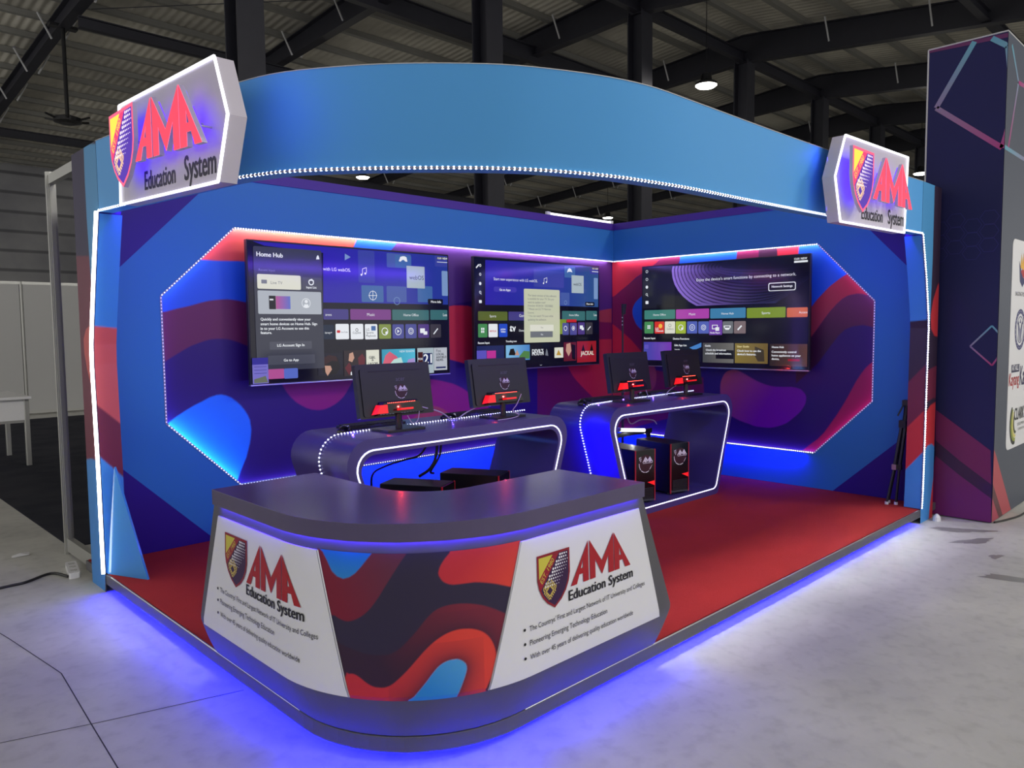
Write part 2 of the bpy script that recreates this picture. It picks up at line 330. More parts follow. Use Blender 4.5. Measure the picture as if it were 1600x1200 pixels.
def art(P, base, layers, aa):
    C = np.tile(PAL[base], (len(P), 1))
    for l in layers:
        poly = smooth_pts(l['p'], 4) if l.get('s') else l['p']
        a = np.array(poly); lo, hi = a.min(0)-.06, a.max(0)+.06
        sel = np.where(((P >= lo) & (P <= hi)).all(1))[0]
        if not len(sel): continue
        Q = P[sel]; sd = sdist(Q, poly); al = np.clip(.5+sd/aa, 0, 1)[:, None]; c = PAL[l['c']][None, :]
        if 'g' in l:
            g0, g1 = np.array(l['g'][0]), np.array(l['g'][1]); t = np.clip(((Q-g0)@(g1-g0))/((g1-g0)@(g1-g0)), 0, 1)[:, None]; c = c*(1-t)+PAL[l['c2']][None, :]*t
        if 'sh' in l:   # soft printed border around the shape
            w, cn, st, sg = l['sh']; f = (np.exp(-np.maximum(-sd, 0)/w)*st)[:, None]*(sd < 0)[:, None]; C[sel] = C[sel]*(1-f)+PAL[cn][None, :]*f
        C[sel] = C[sel]*(1-al)+c*al
    return C
def art_grid(name, mats, parent, us, vs, g, base, layers, aa=.006, uv=None, flip=False):
    U, V = np.meshgrid(us, vs); P = np.stack([U.ravel(), V.ravel()], 1); X = np.array(g(P[:, 0], P[:, 1])).T
    A = np.array(uv(P[:, 0], P[:, 1])).T if uv else P
    C = art(A, base, layers, aa); nu, nv = len(us), len(vs)
    i = np.arange(nu-1)[None, :]+nu*np.arange(nv-1)[:, None]; F = np.stack([i, i+1, i+nu+1, i+nu], -1).reshape(-1, 4)
    if flip: F = F[:, ::-1]
    me = bpy.data.meshes.new(name); me.vertices.add(len(X)); me.vertices.foreach_set('co', X.astype(np.float32).ravel())
    me.loops.add(F.size); me.loops.foreach_set('vertex_index', F.ravel().astype(np.int32)); me.polygons.add(len(F)); me.polygons.foreach_set('loop_start', np.arange(0, F.size, 4, dtype=np.int32))
    me.update(calc_edges=True); me.validate()
    ca = me.color_attributes.new('Col', 'FLOAT_COLOR', 'POINT'); ca.data.foreach_set('color', np.c_[C, np.ones(len(C))].astype(np.float32).ravel())
    me.materials.append(M[mats]); me.polygons.foreach_set('use_smooth', [True]*len(F))
    o = bpy.data.objects.new(name, me); COL.objects.link(o)
    if parent: o.parent = parent; o.matrix_parent_inverse = parent.matrix_world.inverted()
    return o
def along(p, step, off=0):
    # points every step along a polyline, with the direction at each
    out = []; acc = off
    for a, b in zip(p[:-1], p[1:]):
        a, b = Vector(a), Vector(b); L = (b-a).length
        while acc <= L: out.append((a+(b-a)*(acc/L), (b-a).normalized())); acc += step
        acc -= L
    return out
# ---------------------------------------------------------------- school logo pieces, in a 10 x 1 frame (x, y)
AMA = [[[(0, 0), (.95, 0), (1.62, .36), (1.95, .56), (1.95, .684)], [(1.95, 0), (2.85, 0), (2.85, 1), (1.95, .684)], [(1.36, .22), (1.95, .22), (1.95, .36), (1.62, .36)]],
       [[(3.05, 0), (3.95, 0), (3.95, .46), (3.05, 1)], [(3.05, 1), (3.95, .46), (5.05, .03), (5.05, .38)], [(7.05, 1), (5.05, .38), (5.05, .03), (6.15, .46)], [(7.05, 1), (6.15, .46), (6.15, 0), (7.05, 0)]]]
AMA.append([[(10-x, y) for x, y in reversed(p)] for p in AMA[0]])
SHIELD = [(0, 1), (1, 1), (1, .56), (.955, .40), (.86, .25), (.72, .12), (.5, 0), (.28, .12), (.14, .25), (.045, .40), (0, .56)]
def shield_art(mb, g, d, m, cols, step=6e-5, border=True):
    # g maps the unit square of the shield; cols: border, ground, yellow, band, dots, circuit
    bo, gr, ye, ba, do, ci = cols
    P = lambda p, c, k: mb.poly(p, g, d+k*step, m, [c]*len(p))
    if border: P(SHIELD, bo, 0)
    P([(.5+(x-.5)*.9, .52+(y-.52)*.91) for x, y in SHIELD], gr, 1)
    P([(.05, .955), (.47, .955), (.05, .58)], ye, 2)
    P([(.47, .955), (.66, .955), (.085, .37), (.05, .44), (.05, .58)], ba, 2)
    put_text(mb, 'EST. 1980', .135, .49, .52, g, d+3*step, m, ye, math.atan2(.47, .5))
    for i in range(10):
        for j in range(7):
            y = .925-.056*i; x = .66-(.955-y)/1.017+.07+.066*j+(.033 if i % 2 else 0)
            if x < .93-.18*max(0, .55-y):
                r = .030-.0032*j; P([(x+r*math.cos(a*PI/3), y+r*math.sin(a*PI/3)*.8) for a in range(6)], do, 3)
    def ln(pts, w=.026):
        for (x0, y0), (x1, y1) in zip(pts[:-1], pts[1:]):
            L = math.hypot(x1-x0, y1-y0); nx, ny = -(y1-y0)/L*w/2, (x1-x0)/L*w/2
            P([(x0+nx, y0+ny), (x0-nx, y0-ny), (x1-nx, y1-ny), (x1+nx, y1+ny)], ci, 3)
    c, s_ = math.cos(.75), math.sin(.75); R = lambda a, b: (.36+a*c-b*s_, .33+(a*s_+b*c)*.85)
    ln([R(-.08, -.08), R(.08, -.08), R(.08, .08), R(-.08, .08), R(-.08, -.08)], .03)
    for q in (-.1, -.05, 0, .05, .1):
        ln([R(q, .1), R(q, .17), R(q+.05, .2)]); ln([R(q, -.1), R(q, -.15)]); ln([R(-.1, q), R(-.15, q)]); ln([R(.1, q), R(.16, q), R(.2, q+.04)])
# ---------------------------------------------------------------- traced artwork, in metres on the surface it is printed on
ART = {}
ART['muralL'] = [
 {'p': ((2.157,2.188),(2.403,2.207),(5.008,2.208),(5.137,1.694),(4.767,1.644),(3.088,1.722),(2.718,1.662),(2.144,1.704),(1.917,1.892)),'c': 'plum'},
 {'p': ((2.231,2.253),(2.402,2.196),(2.275,2.057),(2.151,1.951)),'c': 'plum'},
 {'p': ((0.73,1.949),(0.861,1.948),(1.059,1.955),(1.492,2.001),(1.906,2.093),(1.943,2.2),(2.352,2.203),(2.226,2.079),(1.917,1.892),(1.481,1.646),(1.234,1.634),(1.049,1.67),(0.916,1.691),(0.787,1.678),(0.661,1.643),(0.464,1.588),(0.407,1.671),(0.59,1.876)),'c': 'blue'},
 {'p': ((0.958,2.231),(0.673,1.945),(0.734,1.947),(0.861,1.946),(1.059,1.953),(1.442,2.003),(1.9,2.095),(1.954,2.192),(1.817,2.266)),'c': 'orange','g': ((1.301,2.176),(0.883,1.953)),'c2': 'orange2'},
 {'p': ((0.422,1.576),(0.508,1.605),(0.6,1.63),(0.661,1.643),(0.723,1.662),(0.787,1.678),(0.851,1.688),(0.916,1.691),(0.982,1.686),(1.049,1.672),(1.234,1.634),(1.43,1.645),(1.417,1.253),(1.222,1.305),(1.038,1.38),(0.972,1.407),(0.906,1.425),(0.841,1.429),(0.777,1.423),(0.713,1.404),(0.659,1.384),(0.601,1.353),(0.527,1.31),(0.471,1.276),(0.407,1.234)),'c': 'maroon','s': 1},
 {'p': ((0.49,0.891),(0.551,0.933),(0.613,0.969),(0.668,0.998),(0.722,1.02),(0.771,1.043),(0.817,1.055),(0.848,1.056),(0.88,1.048),(0.918,1.03),(0.951,1.003),(0.983,0.971),(1.007,0.939),(1.028,0.904),(1.043,0.867),(1.05,0.802),(1.046,0.757),(1.037,0.706),(1.008,0.612),(0.966,0.528),(0.932,0.445),(0.78,0.407),(0.389,0.794),(0.39,0.834)),'c': 'leaf'},
 {'p': ((1.219,1.22),(1.265,1.141),(1.302,1.08),(1.325,1.04),(1.359,0.999),(1.397,0.964),(1.437,0.938),(1.477,0.916),(1.518,0.901),(1.581,0.892),(1.623,0.895),(1.667,0.906),(1.711,0.924),(1.744,0.943),(1.784,0.974),(1.813,1.006),(1.842,1.048),(1.871,1.09),(1.908,1.191),(1.927,1.263),(1.574,1.345),(1.27,1.285)),'c': 'magenta'},
 {'p': ((2.504,1.087),(2.61,1.068),(2.705,1.052),(2.78,1.035),(2.864,1.014),(2.928,0.988),(2.993,0.957),(3.095,0.889),(3.284,0.761),(3.054,0.656),(2.696,0.657),(2.366,0.731),(2.275,0.843),(2.34,0.966),(2.438,1.049)),'c': 'magenta','s': 1},
 {'p': ((2.302,0.675),(2.398,0.728),(2.498,0.793),(2.578,0.831),(2.659,0.838),(2.755,0.804),(2.81,0.767),(2.88,0.717),(2.801,0.669),(2.428,0.6)),'c': 'brick','s': 1},
 {'p': ((2.649,1.609),(2.718,1.641),(2.79,1.663),(2.878,1.679),(2.942,1.681),(3.014,1.68),(3.095,1.667),(3.454,1.557),(3.781,1.32),(3.693,1.085),(3.367,1.071),(3.085,1.149),(3.005,1.18),(2.869,1.215),(2.781,1.232),(2.641,1.25),(2.443,1.246),(2.383,1.402)),'c': 'red','s': 1},
 {'p': ((3.91,1.197),(4.134,1.189),(5.007,1.56),(5.192,1.695),(5.193,0.331),(3.9,0.344)),'c': 'wine'},
 {'p': ((4.665,1.637),(4.997,1.676),(5.248,1.696),(5.248,1.356),(4.714,1.339)),'c': 'redbrown'},
 {'p': ((4.665,1.579),(4.87,1.54),(5.248,1.526),(5.248,1.35),(4.664,1.359)),'c': 'wine'},
 {'p': ((4.044,1.314),(4.226,1.236),(4.339,1.106),(4.415,1.008),(4.483,0.947),(4.551,0.895),(4.692,0.794),(4.92,0.628),(5.306,0.424),(5.304,1.362),(4.996,1.36),(4.664,1.359),(4.321,1.365)),'c': 'red','g': ((4.713,0.974),(5.249,0.946)),'c2': 'redbrown'}]
ART['muralR'] = [
 {'p': ((3.225,1.292),(2.705,1.264),(2.705,1.07),(2.346,1.018),(2.025,0.998),(2.008,0.695),(3.228,0.337)),'c': 'wine'},
 {'p': ((3.223,2.232),(2.486,2.188),(2.569,2.113),(2.637,2.074),(2.707,2.037),(2.81,1.988),(2.914,1.916),(3.005,1.862),(3.08,1.812),(3.224,1.764)),'c': 'red'},
 {'p': ((3.224,1.764),(3.08,1.812),(3.005,1.862),(2.914,1.916),(2.81,1.979),(2.707,2.034),(2.569,2.113),(2.508,2.159),(2.266,2.159),(2.316,2.089),(2.426,2.047),(2.422,1.267),(2.705,1.225),(2.809,1.289),(2.873,1.354),(2.972,1.426),(3.08,1.5),(3.225,1.562)),'c': 'wine'},
 {'p': ((3.225,1.576),(3.08,1.5),(2.972,1.426),(2.873,1.354),(2.761,1.25),(2.666,1.155),(2.665,0.78),(3.227,0.474)),'c': 'red','g': ((2.972,1.162),(2.728,0.907)),'c2': 'redbrown'},
 {'p': ((2.668,1.841),(2.707,1.813),(2.754,1.786),(2.801,1.75),(2.833,1.715),(2.853,1.673),(2.857,1.634),(2.849,1.595),(2.829,1.549),(2.801,1.504),(2.753,1.464),(2.706,1.435),(2.651,1.412),(2.276,1.547),(2.351,1.796)),'c': 'blue','s': 1},
 {'p': ((2.267,2.281),(1.672,2.228),(1.701,2.001),(2.308,2.04)),'c': 'blue'},
 {'p': ((1.678,2.229),(1.466,2.21),(1.482,1.987),(1.701,2.001)),'c': 'wine'},
 {'p': ((1.466,2.21),(1.293,2.206),(1.289,1.974),(1.482,1.987)),'c': 'darkmaroon'},
 {'p': ((1.299,2.223),(1.092,2.221),(1.11,1.963),(1.295,1.975)),'c': 'red'},
 {'p': ((1.098,2.232),(0.884,2.238),(0.642,1.907),(0.688,1.9),(0.74,1.869),(0.791,1.833),(0.838,1.798),(0.88,1.755),(0.934,1.701),(0.979,1.644),(1.119,1.473),(1.352,1.419),(1.359,1.868),(1.117,1.99)),'c': 'blue'},
 {'p': ((0.688,1.9),(0.617,1.906),(0.39,1.692),(0.389,1.647),(0.458,1.679),(0.493,1.701),(0.528,1.717),(0.568,1.728),(0.608,1.731),(0.649,1.727),(0.685,1.718),(0.731,1.691),(0.772,1.654),(0.824,1.597),(0.876,1.529),(0.924,1.46),(0.974,1.393),(1.115,1.226),(1.289,1.195),(1.234,1.419),(1.119,1.473),(0.979,1.644),(0.934,1.701),(0.88,1.755),(0.838,1.798),(0.791,1.833),(0.74,1.869)),'c': 'red','g': ((0.641,1.83),(0.952,1.525)),'c2': 'redbrown'},
 {'p': ((0.39,1.667),(0.458,1.679),(0.493,1.701),(0.528,1.717),(0.568,1.728),(0.608,1.731),(0.649,1.727),(0.685,1.718),(0.731,1.691),(0.772,1.654),(0.824,1.597),(0.876,1.529),(0.924,1.46),(0.974,1.393),(1.115,1.226),(1.111,0.978),(0.972,1.109),(0.918,1.164),(0.841,1.273),(0.753,1.393),(0.7,1.443),(0.638,1.468),(0.557,1.478),(0.384,1.44)),'c': 'maroon','g': ((0.689,1.677),(0.786,1.311)),'c2': 'darkmaroon'},
 {'p': ((0.38,1.238),(0.453,1.196),(0.496,1.164),(0.53,1.13),(0.564,1.082),(0.598,1.026),(0.633,0.957),(0.667,0.886),(0.708,0.81),(0.754,0.732),(0.805,0.653),(0.858,0.573),(0.912,0.513),(0.966,0.469),(1.044,0.4),(0.919,0.304),(0.321,0.81)),'c': 'crimson'},
 {'p': ((1.843,0.88),(1.842,0.935),(1.831,0.982),(1.81,1.026),(1.782,1.058),(1.745,1.074),(1.71,1.081),(1.671,1.076),(1.626,1.06),(1.575,1.035),(1.512,1.003),(1.45,0.977),(1.388,0.957),(1.327,0.945),(1.268,0.943),(1.209,0.945),(1.151,0.948),(1.101,0.941),(1.067,0.93),(1.043,0.909),(1.024,0.885),(1.018,0.856),(1.023,0.817),(1.041,0.779),(1.067,0.739),(1.106,0.7),(1.146,0.664),(1.192,0.628),(1.245,0.603),(1.3,0.584),(1.358,0.573),(1.421,0.573),(1.488,0.576),(1.546,0.592),(1.602,0.605),(1.653,0.62),(1.712,0.644),(1.765,0.669),(1.805,0.708),(1.832,0.767)),'c': 'blob','g': ((1.403,0.736),(1.801,0.947)),'c2': 'blob2','s': 1},
 {'p': ((2.635,1.117),(2.596,1.099),(2.572,1.061),(2.559,0.994),(2.568,0.917),(2.587,0.874),(2.618,0.841),(2.665,0.832),(2.768,0.905),(2.729,1.069)),'c': 'brown','s': 1}]
ART['surL'] = [
 {'p': ((0.234,1.875),(0.731,2.371),(0.865,2.505),(0.128,2.553),(0.091,1.738)),'c': 'navy'},
 {'p': ((0.184,0.657),(0.71,0.134),(1.1,-0.248),(0.559,-0.521),(-0.002,-0.352),(0.049,0.797)),'c': 'navy'}]
ART['surR'] = [
 {'p': ((0.535,2.276),(0.495,2.232),(0.232,1.949),(0.101,1.8),(0.119,2.47),(0.794,2.561)),'c': 'navy'},
 {'p': ((0.73,0.112),(0.226,0.579),(0.073,0.722),(0.049,-0.209),(1.016,-0.176)),'c': 'navy'}]
ART['counter'] = [
 {'p': ((0.169,0.777),(0.192,0.679),(0.237,0.548),(0.26,0.534),(0.286,0.523),(0.311,0.521),(0.338,0.53),(0.365,0.547),(0.391,0.573),(0.417,0.609),(0.442,0.649),(0.468,0.689),(0.49,0.723),(0.51,0.752),(0.523,0.786),(0.382,0.815)),'c': 'c_wine','g': ((0.258,0.637),(0.459,0.718)),'c2': 'c_plum','s': 1},
 {'p': ((0.188,0.759),(0.213,0.742),(0.231,0.714),(0.25,0.681),(0.27,0.666),(0.293,0.66),(0.315,0.667),(0.337,0.682),(0.358,0.705),(0.379,0.731),(0.398,0.754),(0.406,0.777),(0.329,0.793),(0.189,0.78)),'c': 'c_blue','g': ((0.301,0.751),(0.298,0.666)),'c2': 'c_blue2'},
 {'p': ((0.665,0.763),(0.65,0.745),(0.633,0.726),(0.618,0.703),(0.612,0.681),(0.617,0.666),(0.629,0.651),(0.651,0.641),(0.676,0.639),(0.706,0.639),(0.737,0.638),(0.769,0.632),(0.803,0.623),(0.837,0.611),(0.877,0.596),(0.906,0.585),(0.962,0.638),(0.964,0.754),(0.777,0.775)),'c': 'c_red','g': ((0.749,0.734),(0.861,0.608)),'c2': 'c_red2','s': 1},
 {'p': ((0.234,0.451),(0.28,0.443),(0.335,0.426),(0.382,0.417),(0.422,0.416),(0.452,0.421),(0.482,0.438),(0.512,0.467),(0.541,0.499),(0.571,0.535),(0.6,0.56),(0.635,0.572),(0.675,0.574),(0.715,0.569),(0.758,0.557),(0.801,0.537),(0.857,0.504),(0.904,0.473),(0.889,0.34),(0.826,0.2),(0.257,0.23)),'c': 'c_dark2','g': ((0.721,0.561),(0.431,0.37)),'c2': 'c_dark3','s': 1},
 {'p': ((0.3,0.339),(0.311,0.345),(0.33,0.346),(0.349,0.337),(0.369,0.323),(0.39,0.312),(0.41,0.308),(0.432,0.309),(0.455,0.319),(0.48,0.34),(0.51,0.37),(0.54,0.404),(0.569,0.435),(0.599,0.46),(0.633,0.479),(0.668,0.488),(0.704,0.487),(0.735,0.479),(0.762,0.464),(0.783,0.441),(0.797,0.412),(0.803,0.383),(0.799,0.353),(0.79,0.323),(0.776,0.296),(0.762,0.268),(0.747,0.23),(0.297,0.236)),'c': 'c_red2','g': ((0.709,0.472),(0.394,0.287)),'c2': 'c_red','s': 1,'sh': (0.035,'c_dark3',0.75,-1)},
 {'p': ((0.512,0.256),(0.527,0.279),(0.547,0.303),(0.567,0.327),(0.587,0.353),(0.607,0.374),(0.627,0.386),(0.647,0.391),(0.667,0.391),(0.684,0.383),(0.696,0.37),(0.699,0.354),(0.695,0.337),(0.688,0.318),(0.678,0.294),(0.665,0.265),(0.654,0.244)),'c': 'c_blue3','g': ((0.667,0.377),(0.591,0.284)),'c2': 'c_blue2','s': 1,'sh': (0.04,'c_dark3',0.8,1)}]
ART['postL'] = [
 {'p': ((3.039,2.498),(2.806,2.486),(2.811,2.32),(2.81,2.112),(2.798,1.9),(2.804,1.654),(3.353,1.673),(3.192,2.524)),'c': 'p_navy'},
 {'p': ((3.074,1.921),(2.662,1.89),(2.758,1.287),(2.808,0.656),(3.311,0.589)),'c': 'p_maroon'},
 {'p': ((2.802,2.509),(2.811,2.32),(2.81,2.112),(2.798,1.9),(2.786,1.688),(2.499,1.677),(2.385,2.435)),'c': 'h_blue'},
 {'p': ((2.669,1.539),(2.821,1.525),(2.93,1.495),(2.982,1.44),(2.98,1.36),(2.942,1.266),(2.879,1.173),(2.801,1.083),(2.7,1.027)),'c': 'p_salmon'},
 {'p': ((3.087,0.727),(2.948,0.751),(2.818,0.75),(2.697,0.734),(2.82,-0.07),(3.332,-0.201)),'c': 'p_blue'}]
ART['postR'] = [
 {'p': ((4.439,2.654),(4.898,2.516),(4.858,2.479),(4.86,1.978),(4.844,1.509),(4.78,1.439),(4.532,1.486)),'c': 'h_blue'},
 {'p': ((5.067,1.822),(4.985,1.765),(4.897,1.656),(4.854,1.549),(4.87,1.443),(4.953,1.389),(5.122,1.38),(5.251,1.485),(5.218,1.828)),'c': 'p_red'},
 {'p': ((4.632,1.071),(4.813,1.136),(5.039,1.169),(5.284,1.148),(5.308,0.898),(4.962,0.922),(4.648,0.881)),'c': 'p_maroon'},
 {'p': ((4.658,0.754),(4.778,0.807),(4.9,0.872),(5.031,0.891),(5.311,0.87),(5.407,-0.134),(4.719,-0.004)),'c': 'p_red'},
 {'p': ((4.684,0.432),(4.789,0.526),(4.862,0.572),(4.959,0.576),(5.029,0.542),(5.055,0.472),(5.017,0.299),(4.965,0.128),(4.92,-0.108),(4.662,-0.057)),'c': 'p_blue'}]
ART['revL'] = [
 (2.745,1.511),
 (2.319,1.507),
 (2.817,1.062),
 (2.372,0.987),
 (2.831,0.759),
 (2.383,0.695)]
ART['towL'] = {'top': [(0.142,3.562),(-0.393,3.53),(-0.394,3.499),(0.137,3.523)],'lines': [((-0.166,3.526),(0.077,3.104),(-0.363,2.733),(-0.429,2.993),(-0.377,3.438),(-0.276,3.519)),((-0.201,1.311),(-0.338,1.462),(-0.401,1.387),(-0.403,1.318),(-0.393,1.248),(-0.347,1.172),(-0.201,1.311))],'band1': [(0.02,0.822),(-0.151,0.697),(-0.357,0.544),(-0.369,0.292),(-0.158,0.444),(0.014,0.584)],'band2': [(0.014,0.584),(-0.158,0.444),(-0.369,0.292),(-0.372,0.187),(-0.161,0.332),(0.011,0.465)],'band3': [(0.011,0.465),(-0.161,0.332),(-0.372,0.187),(-0.378,-0.018),(0.076,-0.014)]}
ART['towR'] = {'band1': [(5.042,0.553),(5.169,0.5),(5.663,-0.002),(5.416,-0.008),(5.074,0.298)],'band2': [(5.074,0.298),(5.416,-0.008),(5.305,0.002),(5.087,0.191)],'band3': [(5.087,0.191),(5.306,-0.003),(5.113,-0.011)],'lines': [((5.208,3.473),(5.424,3.255),(5.203,2.751)),((5.424,3.255),(6.456,3.314)),((5.065,2.738),(6.562,2.725))],'panel': [(5.42,2.116),(5.421,0.503)],'l1': [5.739,1.928],'l2': [5.694,1.43],'l3': [5.456,1.066],'l4': [5.421,0.774],'clark': [(5.539,0.739),(5.921,0.731)],'kay': [(5.404,1.034),(5.936,1.041)],'l4b': [5.789,0.65]}
